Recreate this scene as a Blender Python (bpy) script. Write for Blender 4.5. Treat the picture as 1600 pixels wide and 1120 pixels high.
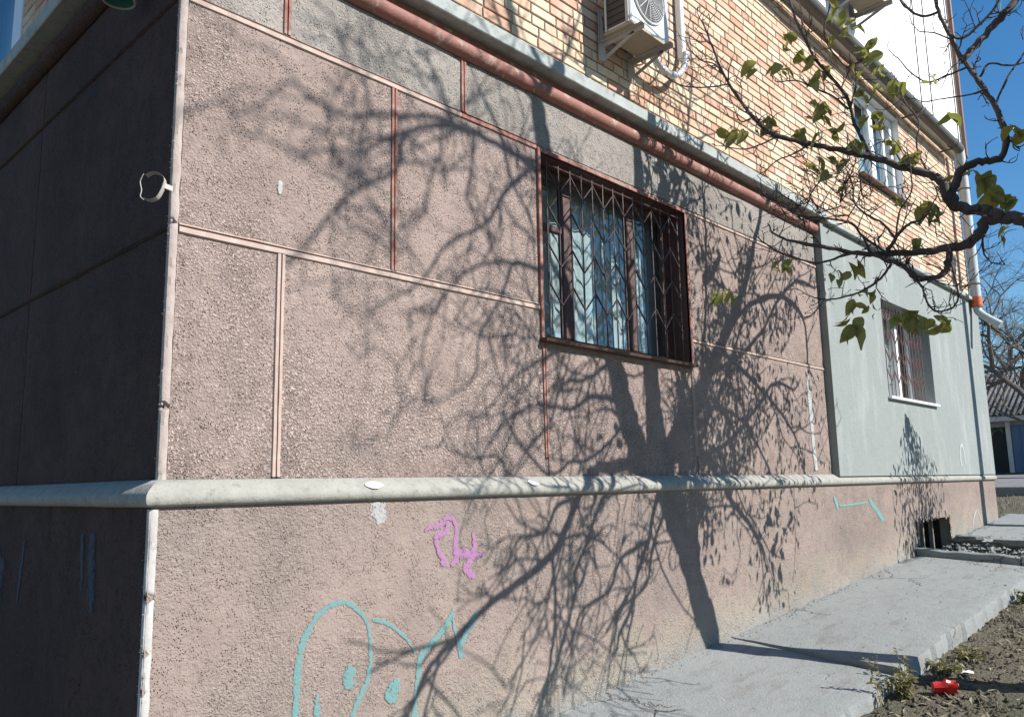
import bpy, math, random
from mathutils import Vector, Matrix, noise

random.seed(11)
scene = bpy.context.scene
for o in list(bpy.data.objects):
    bpy.data.objects.remove(o)
COL = scene.collection

# ------------------------------------------------------------------ camera
cam_d = bpy.data.cameras.new('camera')
cam_d.sensor_width = 36.0
cam_d.lens = 1260.77 / 1600 * 36.0
cam_d.clip_start = 0.05
cam_d.clip_end = 2000
cam = bpy.data.objects.new('camera', cam_d)
COL.objects.link(cam)
YAW, PIT, ROL = math.radians(43.44), math.radians(8.92), math.radians(-1.09)
CAM = Vector((-1.413, -3.327, 1.92))
fw = Vector((math.cos(PIT) * math.cos(YAW), math.cos(PIT) * math.sin(YAW), math.sin(PIT)))
rt = Vector((math.sin(YAW), -math.cos(YAW), 0))
up = rt.cross(fw)
r2 = math.cos(ROL) * rt + math.sin(ROL) * up
u2 = -math.sin(ROL) * rt + math.cos(ROL) * up
cam.matrix_world = Matrix(((r2.x, u2.x, -fw.x, CAM.x), (r2.y, u2.y, -fw.y, CAM.y), (r2.z, u2.z, -fw.z, CAM.z), (0, 0, 0, 1)))
scene.camera = cam

# ------------------------------------------------------------------ light
SUN_DIR = Vector((.358, -.934, .754)).normalized()      # towards the sun
SUN_EL = math.asin(SUN_DIR.z)
SUN_AZ = math.atan2(SUN_DIR.x, SUN_DIR.y)                # clockwise from +Y
world = bpy.data.worlds.new('World')
scene.world = world
world.use_nodes = True
wn = world.node_tree.nodes
sky = wn.new('ShaderNodeTexSky')
sky.sky_type = 'NISHITA'
sky.sun_disc = False
sky.sun_elevation = SUN_EL
sky.sun_rotation = SUN_AZ
sky.air_density = 1.1
sky.dust_density = 0.0
sky.ozone_density = 3.0
wn['Background'].inputs['Strength'].default_value = 0.085
hs = wn.new('ShaderNodeHueSaturation')                     # the camera's vivid colour rendering of the whole sky
hs.inputs['Saturation'].default_value = 1.3
world.node_tree.links.new(sky.outputs[0], hs.inputs['Color'])
world.node_tree.links.new(hs.outputs[0], wn['Background'].inputs[0])
sun_d = bpy.data.lights.new('sun', 'SUN')
sun_d.energy = 5.0
sun_d.angle = math.radians(.36)
sun_d.color = (1.0, .965, .92)
sun = bpy.data.objects.new('sun', sun_d)
COL.objects.link(sun)
sun.rotation_euler = SUN_DIR.to_track_quat('Z', 'Y').to_euler()
sun.location = (3, -12, 14)
vs = scene.view_settings
vs.view_transform = 'Standard'
vs.look = 'None'
vs.exposure = 0.70
vs.gamma = 1.0
scene.cycles.max_bounces = 5
scene.cycles.diffuse_bounces = 2
scene.cycles.glossy_bounces = 2
scene.cycles.transmission_bounces = 2
scene.cycles.transparent_max_bounces = 6
TREE = [
 ('limb',[(4.61,-2.80,4.22,0.1047),(4.41,-2.80,4.49,0.0970),(4.33,-2.85,4.76,0.0905),(4.26,-2.94,5.15,0.0844),(4.13,-3.08,5.70,0.0777),(3.97,-3.27,6.31,0.0707),(3.82,-3.46,6.85,0.0640),(3.79,-3.64,7.36,0.0583),(3.87,-3.74,7.65,0.0534),(3.72,-3.83,7.84,0.0468),(3.70,-3.92,8.09,0.0413),(3.73,-4.11,8.48,0.0267)]),
 ('limb',[(4.71,-2.80,4.22,0.1192),(4.66,-2.71,4.40,0.1098),(4.63,-2.66,4.60,0.1003),(4.60,-2.62,4.85,0.0908),(4.61,-2.62,5.23,0.0816),(4.52,-2.43,5.57,0.0721),(4.47,-2.38,6.04,0.0624),(4.44,-2.33,6.36,0.0524),(4.36,-2.29,6.72,0.0420),(4.29,-2.24,7.14,0.0317)]),
 ('limb',[(4.78,-2.80,4.22,0.0935),(4.88,-2.76,4.40,0.0879),(4.96,-2.71,4.47,0.0815),(5.20,-2.62,4.62,0.0767),(5.37,-2.48,4.78,0.0710),(5.57,-2.43,4.97,0.0647),(5.72,-2.43,5.16,0.0575),(5.96,-2.43,5.45,0.0505),(6.15,-2.43,5.72,0.0427),(6.32,-2.43,6.05,0.0345),(6.46,-2.24,6.32,0.0260)]),
 ('limb',[(4.67,-2.80,4.24,0.0429),(4.46,-2.76,4.24,0.0400),(4.27,-2.71,4.23,0.0373),(3.95,-2.66,4.16,0.0341),(3.80,-2.66,4.10,0.0316),(3.65,-2.66,3.95,0.0292),(3.51,-2.66,3.76,0.0267),(3.39,-2.71,3.65,0.0245),(3.09,-2.76,3.55,0.0217),(2.86,-2.76,3.46,0.0194),(2.64,-2.80,3.36,0.0172),(2.47,-2.80,3.25,0.0153),(2.38,-2.80,3.14,0.0137)]),
 ('branch',[(3.39,-2.71,3.65,0.0157),(3.39,-2.66,3.48,0.0144),(3.39,-2.66,3.26,0.0130),(3.32,-2.62,2.97,0.0115),(3.27,-2.62,2.82,0.0101)]),
 ('limb',[(4.78,-2.80,4.06,0.0299),(5.01,-2.76,4.18,0.0288),(5.14,-2.71,4.32,0.0272),(5.32,-2.62,4.25,0.0257),(5.39,-2.52,4.06,0.0236),(5.43,-2.43,3.76,0.0214),(5.53,-2.33,3.56,0.0194),(5.75,-2.24,3.31,0.0175),(5.92,-2.19,3.05,0.0153)]),
 ('branch',[(4.41,-2.80,4.49,0.0153),(4.26,-2.71,4.58,0.0145),(4.18,-2.62,4.41,0.0137),(4.05,-2.66,4.33,0.0127),(3.81,-2.66,4.22,0.0117),(3.66,-2.71,4.25,0.0108),(3.56,-2.71,4.19,0.0100),(3.44,-2.76,4.23,0.0092),(3.27,-2.80,4.39,0.0084),(3.14,-2.76,4.48,0.0077)]),
 ('branch',[(4.60,-2.76,4.05,0.0248),(4.45,-2.62,3.76,0.0226),(4.35,-2.52,3.52,0.0205),(4.21,-2.52,3.33,0.0183),(4.11,-2.52,3.10,0.0162),(3.96,-2.52,2.94,0.0141)]),
 ('branch',[(4.13,-2.71,4.19,0.0206),(3.95,-2.62,3.97,0.0189),(3.84,-2.62,3.85,0.0174),(3.70,-2.66,3.64,0.0157),(3.59,-2.66,3.49,0.0142),(3.56,-2.62,3.31,0.0130),(3.40,-2.62,2.99,0.0115),(3.29,-2.62,2.83,0.0101)]),
 ('limb',[(3.97,-3.27,6.31,0.0370),(3.97,-3.74,6.91,0.0350),(3.88,-4.02,7.22,0.0244),(3.73,-4.39,7.56,0.0224),(3.57,-4.67,7.80,0.0207),(3.44,-4.86,7.93,0.0191),(3.27,-4.95,7.92,0.0176),(3.19,-5.04,7.89,0.0164),(3.17,-5.04,7.77,0.0154),(3.15,-5.14,7.75,0.0143),(3.03,-5.23,7.73,0.0131),(2.90,-5.32,7.66,0.0119),(2.83,-5.42,7.60,0.0108),(2.78,-5.51,7.55,0.0099)]),
 ('branch',[(3.57,-4.67,7.80,0.0183),(3.44,-4.95,8.04,0.0166),(3.31,-5.23,8.20,0.0149),(3.17,-5.42,8.29,0.0133),(3.01,-5.60,8.35,0.0117),(2.90,-5.79,8.54,0.0104),(2.83,-5.98,8.72,0.0092),(2.73,-6.07,8.63,0.0080)]),
 ('branch',[(3.40,-4.86,7.91,0.0098),(3.39,-4.86,7.73,0.0084),(3.33,-4.86,7.62,0.0070),(3.29,-4.86,7.48,0.0057)]),
 ('branch',[(3.59,-4.67,7.80,0.0123),(3.56,-4.67,7.50,0.0106),(3.52,-4.67,7.39,0.0090),(3.58,-4.67,7.29,0.0075),(3.69,-4.67,7.17,0.0061)]),
 ('branch',[(3.73,-4.39,7.56,0.0106),(3.81,-4.30,7.23,0.0093),(3.92,-4.20,6.99,0.0079),(3.91,-4.11,6.68,0.0065)]),
 ('branch',[(4.26,-2.94,5.15,0.0182),(4.01,-3.36,5.54,0.0155),(3.83,-3.74,5.73,0.0131),(3.64,-4.02,5.80,0.0086),(3.52,-4.30,5.82,0.0070),(3.39,-4.48,5.93,0.0057)]),
 ('branch',[(4.13,-3.08,5.70,0.0239),(3.94,-3.64,6.22,0.0204),(3.69,-4.11,6.60,0.0132),(3.50,-4.48,6.80,0.0109),(3.32,-4.67,6.72,0.0088),(3.22,-4.76,6.52,0.0070),(3.28,-4.86,6.39,0.0055)]),
 ('branch',[(3.82,-3.46,6.85,0.0173),(3.64,-3.92,7.17,0.0148),(3.58,-4.20,7.60,0.0101),(3.48,-4.30,7.84,0.0087),(3.44,-4.39,8.09,0.0074),(3.32,-4.48,8.27,0.0061)]),
 ('branch',[(3.87,-3.74,7.65,0.0175),(4.11,-3.74,7.86,0.0151),(4.30,-3.83,8.22,0.0124),(4.47,-3.92,8.61,0.0095)]),
 ('branch',[(3.79,-3.64,7.36,0.0230),(3.62,-3.83,7.71,0.0196),(3.61,-3.92,7.97,0.0168),(3.59,-4.02,8.18,0.0109),(3.56,-4.11,8.40,0.0087)]),
 ('branch',[(4.52,-2.43,5.57,0.0229),(4.79,-2.33,5.82,0.0212),(4.97,-2.24,6.07,0.0190),(5.12,-2.15,6.38,0.0167),(5.17,-2.05,6.67,0.0140),(5.24,-1.96,7.05,0.0113)]),
 ('branch',[(4.97,-2.80,3.67,0.0385),(5.02,-2.80,3.79,0.0369),(5.08,-2.80,4.00,0.0354),(5.09,-2.76,4.11,0.0337),(5.02,-2.71,4.24,0.0316),(5.08,-2.66,4.37,0.0300)]),
 ('branch',[(5.37,-2.48,4.78,0.0211),(5.82,-2.38,4.88,0.0201),(6.32,-2.33,5.14,0.0189),(6.68,-2.29,5.46,0.0173),(7.12,-2.24,5.69,0.0156),(7.48,-2.19,5.65,0.0134)]),
 ('branch',[(5.20,-2.62,4.62,0.0171),(5.56,-2.43,4.47,0.0161),(5.85,-2.33,4.30,0.0148),(6.07,-2.24,4.01,0.0132),(6.26,-2.19,3.75,0.0115)]),
 ('branch',[(4.61,-2.62,5.23,0.0227),(4.42,-2.71,5.57,0.0198),(4.34,-2.99,6.00,0.0172),(4.24,-3.27,6.46,0.0145),(4.10,-3.46,6.70,0.0119)]),
 ('branch',[(4.96,-2.71,4.47,0.0230),(5.30,-2.57,4.46,0.0216),(5.61,-2.48,4.72,0.0198),(5.85,-2.43,5.04,0.0178),(6.05,-2.38,5.31,0.0154)]),
 ('branch',[(5.57,-2.43,4.97,0.0217),(6.01,-2.33,4.70,0.0199),(6.34,-2.29,4.51,0.0176),(6.68,-2.24,4.26,0.0151),(6.91,-2.24,4.03,0.0123)]),
 ('branch',[(5.32,-2.62,4.25,0.0206),(5.68,-2.52,4.28,0.0188),(6.13,-2.43,4.50,0.0171),(6.50,-2.33,4.68,0.0149),(6.90,-2.33,4.65,0.0124)]),
 ('branch',[(5.72,-2.43,5.16,0.0259),(6.25,-2.38,5.46,0.0246),(6.82,-2.29,5.51,0.0230),(7.20,-2.24,5.31,0.0205),(7.24,-2.24,4.92,0.0172)]),
 ('branch',[(4.33,-2.85,4.76,0.0182),(4.09,-3.08,4.99,0.0158),(3.89,-3.27,5.04,0.0135),(3.71,-3.46,5.21,0.0114),(3.49,-3.64,5.27,0.0093),(3.30,-3.74,5.15,0.0075)]),
 ('branch',[(4.26,-2.94,5.15,0.0182),(4.03,-3.08,5.11,0.0152),(3.79,-3.18,5.12,0.0126),(3.69,-3.27,4.94,0.0102),(3.51,-3.27,4.82,0.0079)]),
 ('branch',[(3.88,-4.02,7.22,0.0176),(3.68,-4.20,7.12,0.0152),(3.58,-4.39,7.03,0.0130),(3.34,-4.58,6.99,0.0108),(3.18,-4.67,6.81,0.0089),(2.96,-4.76,6.73,0.0071)]),
 ('branch',[(3.27,-4.95,7.92,0.0134),(3.09,-5.14,7.92,0.0117),(2.96,-5.23,7.87,0.0102),(2.88,-5.42,8.01,0.0089),(2.77,-5.60,8.07,0.0076),(2.66,-5.70,8.17,0.0065)]),
 ('branch',[(3.69,-4.11,6.60,0.0125),(3.61,-4.20,6.41,0.0107),(3.48,-4.30,6.27,0.0089),(3.46,-4.39,6.08,0.0073),(3.30,-4.48,6.03,0.0056)]),
 ('branch',[(3.67,-2.71,3.99,0.0165),(3.49,-2.80,4.01,0.0140),(3.40,-2.90,3.94,0.0117),(3.22,-2.99,3.99,0.0094),(3.11,-2.99,3.86,0.0074)]),
 ('branch',[(4.42,-2.71,3.67,0.0181),(4.13,-2.80,3.65,0.0151),(3.98,-2.80,3.46,0.0126),(3.75,-2.90,3.45,0.0101),(3.62,-2.90,3.28,0.0079)]),
 ('branch',[(4.78,-2.80,4.06,0.0190),(4.51,-2.80,3.71,0.0159),(4.41,-2.80,3.46,0.0134),(4.14,-2.90,3.40,0.0107),(4.06,-2.90,3.21,0.0084)]),
 ('branch',[(5.96,-2.43,5.45,0.0191),(5.62,-2.52,5.63,0.0159),(5.36,-2.38,5.71,0.0133),(5.23,-2.19,5.76,0.0108)]),
 ('trunk',[(5.36,-2.80,0.45,0.1400),(5.33,-2.80,0.75,0.1150),(5.29,-2.80,1.50,0.1050),(5.26,-2.80,2.40,0.1000),(5.24,-2.80,2.97,0.1045),(5.10,-2.80,3.25,0.0969),(4.99,-2.80,3.52,0.0930),(4.88,-2.80,3.78,0.1088),(4.80,-2.80,3.99,0.1314),(4.74,-2.80,4.22,0.1706),(4.71,-2.80,4.36,0.1771)]),
 ('vlimb',[(5.00,-2.61,3.34,0.0574),(4.90,-2.39,3.52,0.0508),(4.85,-2.23,3.64,0.0463),(4.80,-2.11,3.68,0.0420),(4.80,-2.02,3.67,0.0381),(4.75,-1.96,3.56,0.0339),(4.70,-1.90,3.51,0.0299),(4.65,-1.77,3.50,0.0264),(4.60,-1.63,3.49,0.0230),(4.55,-1.42,3.52,0.0198),(4.50,-1.24,3.55,0.0165),(4.40,-1.01,3.63,0.0132),(4.30,-0.80,3.71,0.0098),(4.30,-0.68,3.80,0.0065)]),
 ('vlimb',[(4.80,-2.11,3.68,0.0465),(4.80,-2.04,3.73,0.0418),(4.80,-1.96,3.77,0.0386),(4.80,-1.86,3.81,0.0358),(4.75,-1.81,3.87,0.0329),(4.70,-1.78,4.01,0.0302),(4.70,-1.71,4.08,0.0278),(4.65,-1.56,4.16,0.0256),(4.55,-1.38,4.26,0.0233),(4.45,-1.22,4.33,0.0210),(4.30,-1.03,4.40,0.0187),(4.15,-0.86,4.47,0.0164),(4.10,-0.77,4.55,0.0142),(4.00,-0.69,4.70,0.0119),(3.90,-0.58,4.97,0.0098),(3.85,-0.52,5.22,0.0076),(3.80,-0.49,5.38,0.0054)]),
 ('vlimb',[(4.75,-1.82,3.86,0.0341),(4.85,-1.84,4.02,0.0305),(4.90,-1.88,4.12,0.0279),(5.00,-1.99,4.18,0.0255),(5.05,-2.09,4.18,0.0231),(5.10,-2.14,4.34,0.0212),(5.15,-2.08,4.62,0.0196),(5.20,-1.97,4.92,0.0181),(5.20,-1.88,5.13,0.0164),(5.20,-1.83,5.31,0.0147),(5.20,-1.77,5.54,0.0129),(5.20,-1.74,5.77,0.0112)]),
 ('vbranch',[(5.20,-1.88,5.08,0.0195),(5.20,-1.90,5.08,0.0221),(5.30,-1.98,5.22,0.0240),(5.40,-2.06,5.35,0.0257),(5.50,-2.18,5.51,0.0272),(5.60,-2.28,5.67,0.0287)]),
 ('vbranch',[(4.55,-1.38,4.26,0.0146),(4.50,-1.30,4.53,0.0132),(4.45,-1.28,4.72,0.0121),(4.40,-1.21,4.88,0.0113),(4.35,-1.12,5.04,0.0105),(4.30,-1.07,5.19,0.0097),(4.30,-1.01,5.38,0.0091),(4.30,-0.96,5.61,0.0084),(4.30,-0.93,5.78,0.0077)]),
 ('vbranch',[(4.48,-1.28,4.65,0.0074),(4.50,-1.34,4.90,0.0067),(4.50,-1.26,5.02,0.0063),(4.50,-1.18,5.16,0.0059),(4.50,-1.13,5.35,0.0056),(4.50,-1.21,5.58,0.0052),(4.50,-1.24,5.68,0.0048)]),
 ('vbranch',[(4.65,-1.80,3.49,0.0236),(4.65,-1.79,3.39,0.0213),(4.60,-1.75,3.30,0.0196),(4.60,-1.64,3.30,0.0185),(4.55,-1.58,3.33,0.0173),(4.50,-1.53,3.40,0.0161),(4.50,-1.43,3.46,0.0152),(4.50,-1.33,3.53,0.0143)]),
 ('vbranch',[(4.55,-1.56,3.33,0.0079),(4.55,-1.63,3.24,0.0074),(4.55,-1.65,3.14,0.0071),(4.55,-1.70,3.05,0.0067),(4.60,-1.79,3.06,0.0065),(4.60,-1.84,3.13,0.0062),(4.60,-1.83,3.29,0.0060),(4.60,-1.81,3.38,0.0058)]),
 ('vbranch',[(4.50,-1.46,3.43,0.0100),(4.50,-1.38,3.33,0.0086),(4.45,-1.28,3.26,0.0076),(4.40,-1.22,3.23,0.0067),(4.40,-1.06,3.22,0.0060),(4.35,-0.96,3.24,0.0052)]),
 ('vbranch',[(4.50,-1.22,3.56,0.0103),(4.45,-1.15,3.54,0.0088),(4.40,-1.00,3.51,0.0078),(4.35,-0.87,3.55,0.0070),(4.30,-0.72,3.64,0.0062),(4.30,-0.60,3.74,0.0054)]),
 ('vbranch',[(4.55,-1.42,3.52,0.0163),(4.50,-1.51,3.61,0.0125),(4.50,-1.60,3.68,0.0100),(4.50,-1.69,3.70,0.0078),(4.50,-1.75,3.74,0.0059)]),
 ('vbranch',[(4.50,-1.50,3.61,0.0100),(4.50,-1.43,3.73,0.0084),(4.45,-1.34,3.81,0.0073),(4.40,-1.28,3.90,0.0063),(4.40,-1.28,4.03,0.0054),(4.40,-1.25,4.14,0.0045)]),
 ('vbranch',[(4.50,-1.44,3.51,0.0101),(4.50,-1.29,3.66,0.0091),(4.45,-1.25,3.75,0.0083),(4.40,-1.20,3.78,0.0076),(4.35,-1.06,3.83,0.0070),(4.30,-0.91,3.87,0.0064),(4.25,-0.80,3.97,0.0059),(4.25,-0.70,4.06,0.0054)]),
 ('vbranch',[(4.50,-1.51,3.62,0.0070),(4.50,-1.55,3.79,0.0059),(4.50,-1.64,3.91,0.0052),(4.50,-1.65,4.05,0.0046),(4.50,-1.65,4.15,0.0040)]),
 ('vbranch',[(4.30,-1.03,4.40,0.0074),(4.25,-0.92,4.34,0.0060),(4.20,-0.82,4.31,0.0051),(4.20,-0.71,4.25,0.0043)]),
 ('vbranch',[(4.15,-0.86,4.47,0.0063),(4.15,-0.72,4.45,0.0055),(4.10,-0.61,4.43,0.0049),(4.10,-0.47,4.49,0.0044)]),
 ('vbranch',[(4.05,-0.72,4.64,0.0064),(4.05,-0.63,4.63,0.0052),(4.05,-0.59,4.68,0.0043)]),
 ('vbranch',[(3.90,-0.62,4.89,0.0064),(3.90,-0.51,4.91,0.0057),(3.90,-0.35,4.96,0.0053),(3.85,-0.21,5.02,0.0049),(3.85,-0.07,5.17,0.0045)]),
 ('vbranch',[(3.90,-0.58,4.97,0.0064),(3.90,-0.51,5.09,0.0056),(3.85,-0.42,5.14,0.0049),(3.85,-0.34,5.25,0.0044)]),
 ('vbranch',[(4.45,-1.28,4.64,0.0084),(4.40,-1.19,4.76,0.0070),(4.35,-1.06,4.86,0.0060),(4.30,-0.97,4.93,0.0051),(4.30,-0.84,4.97,0.0044)]),
 ('vbranch',[(4.65,-1.56,4.17,0.0062),(4.60,-1.50,4.34,0.0050),(4.60,-1.43,4.38,0.0042)]),
 ('vbranch',[(4.70,-1.71,4.08,0.0071),(4.70,-1.65,4.30,0.0061),(4.70,-1.68,4.49,0.0054),(4.70,-1.60,4.67,0.0048),(4.70,-1.57,4.83,0.0042)]),
 ('vbranch',[(4.80,-2.01,3.65,0.0098),(4.80,-1.98,3.54,0.0075),(4.80,-1.98,3.44,0.0059)]),
 ('vbranch',[(5.20,-1.97,4.92,0.0128),(5.20,-2.04,4.74,0.0117),(5.20,-2.09,4.54,0.0110),(5.20,-2.12,4.40,0.0104)]),
 ('vbranch',[(5.20,-1.90,5.08,0.0108),(5.25,-1.98,4.93,0.0092),(5.30,-2.05,5.03,0.0082),(5.30,-2.19,4.96,0.0072),(5.40,-2.30,5.00,0.0063)]),
 ('vbranch',[(5.15,-2.08,4.62,0.0083),(5.20,-2.18,4.84,0.0074),(5.30,-2.28,5.02,0.0068),(5.30,-2.37,5.11,0.0062)]),
 ('vbranch',[(5.20,-1.83,5.31,0.0110),(5.30,-1.90,5.31,0.0102),(5.35,-2.00,5.39,0.0097),(5.40,-2.12,5.52,0.0092),(5.40,-2.19,5.65,0.0087)]),
 ('vbranch',[(5.20,-1.77,5.54,0.0111),(5.15,-1.66,5.53,0.0102),(5.10,-1.56,5.64,0.0096),(5.10,-1.50,5.78,0.0091)]),
 ('vbranch',[(5.20,-1.85,5.26,0.0066),(5.15,-1.74,5.35,0.0053),(5.10,-1.65,5.38,0.0044)]),
 ('vbranch',[(5.20,-1.94,5.01,0.0086),(5.15,-1.79,4.98,0.0072),(5.10,-1.67,4.95,0.0062),(5.10,-1.56,5.06,0.0053),(5.10,-1.47,5.23,0.0045)]),
 ('vbranch',[(5.15,-2.04,4.77,0.0074),(5.10,-1.92,4.75,0.0060),(5.10,-1.76,4.78,0.0052),(5.10,-1.63,4.80,0.0044)]),
]
LEAVES = [(4.00,-0.47,4.58,0.1287),(4.04,-0.55,4.54,0.1378),(4.08,-0.62,4.55,0.1275),(4.09,-0.69,5.08,0.1482),(4.24,-0.97,5.26,0.1371),(4.22,-0.94,5.18,0.1076),(4.19,-0.88,5.04,0.1271),(4.23,-0.94,5.00,0.1170),(4.29,-1.04,5.11,0.1461),(4.33,-1.10,5.07,0.1650),(4.34,-1.11,4.93,0.1355),(4.38,-1.17,4.97,0.1063),(4.39,-1.21,5.19,0.0969),(4.40,-1.25,5.42,0.1069),(4.42,-1.30,5.36,0.1354),(4.43,-1.31,5.23,0.1349),(4.45,-1.36,5.32,0.1059),(4.34,-1.09,4.70,0.1446),(4.37,-1.13,4.68,0.1444),(4.35,-1.10,4.61,0.1059),(4.38,-1.14,4.58,0.1249),(4.15,-0.79,4.61,0.1168),(4.17,-0.81,4.62,0.1070),(4.15,-0.77,4.55,0.1167),(4.27,-0.97,4.47,0.1639),(4.29,-0.99,4.51,0.1157),(4.32,-1.02,4.23,0.1532),(4.37,-1.09,4.25,0.1529),(4.40,-1.15,4.27,0.1240),(4.43,-1.22,4.23,0.1423),(4.41,-1.18,4.47,0.1243),(4.42,-1.23,4.50,0.1049),(4.45,-1.30,4.36,0.1230),(4.47,-1.34,4.34,0.1132),(4.54,-1.52,4.32,0.1210),(4.56,-1.56,4.29,0.1299),(4.47,-1.42,5.07,0.1525),(4.49,-1.47,5.11,0.1425),(4.51,-1.50,5.01,0.1230),(4.45,-1.35,4.94,0.1146),(4.52,-1.51,4.88,0.1603),(4.50,-1.47,4.77,0.1415),(4.54,-1.57,4.75,0.1591),(4.58,-1.63,4.73,0.1308),(4.47,-1.39,4.72,0.1611),(4.50,-1.45,4.53,0.1128),(4.51,-1.48,4.55,0.1314),(4.48,-1.38,4.53,0.1039),(4.60,-1.60,4.21,0.1390),(4.65,-1.66,4.22,0.1389),(4.69,-1.76,4.76,0.1120),(4.83,-1.89,4.49,0.1485),(4.57,-1.54,3.86,0.1198),(4.67,-1.65,3.81,0.2023),(4.71,-1.70,3.82,0.1655),(4.75,-1.72,3.73,0.1377),(4.65,-1.60,3.59,0.1283),(4.87,-1.91,4.07,0.1012),(4.90,-2.00,3.99,0.2008),(4.93,-2.05,3.91,0.1998),(4.95,-2.10,3.85,0.1537),(4.95,-2.08,3.63,0.0990),(4.89,-1.98,4.04,0.1372),(4.98,-2.22,4.33,0.1631),(4.99,-2.24,4.28,0.1266),(4.45,-1.22,3.45,0.1211),(4.47,-1.26,3.46,0.1022),(4.18,-0.75,3.51,0.1144),(4.23,-0.82,3.52,0.1046),(4.40,-1.07,3.39,0.1034),(4.42,-1.14,3.39,0.1123),(4.47,-1.26,3.26,0.1111),(4.49,-1.30,3.23,0.1199),(4.45,-1.18,3.17,0.1115),(4.46,-1.23,3.15,0.1295),(4.49,-1.31,3.14,0.0552),(4.43,-1.13,3.06,0.1302),(4.45,-1.16,2.98,0.1389),(4.47,-1.22,2.96,0.1567),(4.46,-1.21,3.03,0.1201),(4.56,-1.46,3.03,0.1545),(4.60,-1.49,3.00,0.1272),(4.64,-1.54,3.03,0.1544),(4.67,-1.57,3.02,0.1271),(4.62,-1.52,3.07,0.1364),(4.71,-1.62,3.00,0.0998),(4.75,-1.65,2.97,0.1270),(4.78,-1.69,2.98,0.1270),(4.80,-1.71,2.95,0.0725),(3.99,-0.36,3.31,0.1163),(4.02,-0.43,3.32,0.1158),(4.05,-0.47,3.28,0.0962),(4.43,-1.21,4.05,0.0945),(4.97,-2.15,3.85,0.1171),(4.40,-1.25,5.49,0.1169)]
LEAVES_HIGH = [(3.88,-2.66,4.34,0.1447),(3.92,-2.66,4.40,0.1114),(4.14,-2.66,4.51,0.1327),(4.20,-2.66,4.49,0.1158),(5.05,-2.48,4.23,0.1292),(6.21,-2.38,5.21,0.1387),(6.35,-2.33,5.20,0.1292),(6.09,-2.38,5.00,0.1478),(6.10,-2.33,4.65,0.1925),(6.14,-2.33,4.59,0.1704),(6.19,-2.29,4.36,0.1708),(6.25,-2.29,4.33,0.1488),(5.27,-2.38,5.69,0.1804),(5.40,-2.52,5.68,0.2131),(5.31,-2.43,5.67,0.1592),(5.52,-2.38,4.16,0.1787),(5.60,-2.38,4.14,0.1801),(5.66,-2.33,4.18,0.1607),(5.69,-2.33,3.97,0.1818),(5.60,-2.33,3.89,0.1585),(5.85,-2.33,4.32,0.1315),(6.01,-2.19,3.26,0.1865),(6.09,-2.15,3.11,0.1880),(6.20,-2.15,2.99,0.1895),(6.02,-2.15,3.01,0.1642),(5.89,-2.19,3.21,0.1623),(6.35,-2.15,3.15,0.1703),(6.22,-2.10,2.84,0.1675),(5.62,-2.29,3.51,0.1369),(5.54,-2.33,3.61,0.1565),(6.20,-2.19,3.36,0.1907),(6.09,-2.19,3.42,0.1887),(6.41,-2.10,3.22,0.1721),(6.06,-2.15,2.84,0.1533),(4.49,-2.15,6.11,0.1993),(4.57,-2.15,6.08,0.2011),(4.71,-2.15,6.09,0.2043),(4.81,-2.15,6.15,0.1758),(4.90,-2.15,6.12,0.2088),(4.45,-2.15,6.15,0.1688),(4.97,-2.15,6.11,0.1787),(4.63,-2.15,6.18,0.1521),(5.81,-2.38,4.77,0.1429),(5.93,-2.38,4.84,0.1449),(5.67,-2.38,4.54,0.1401),(5.97,-2.15,2.67,0.1189),(6.10,-2.10,2.56,0.1095),(5.39,-2.38,4.00,0.1240),(6.98,-2.05,3.51,0.1588),(5.92,-2.19,6.10,0.1503),(6.21,-2.33,6.18,0.1537),(5.62,-1.96,6.04,0.1476),(5.28,-1.96,5.95,0.1423)]
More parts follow.
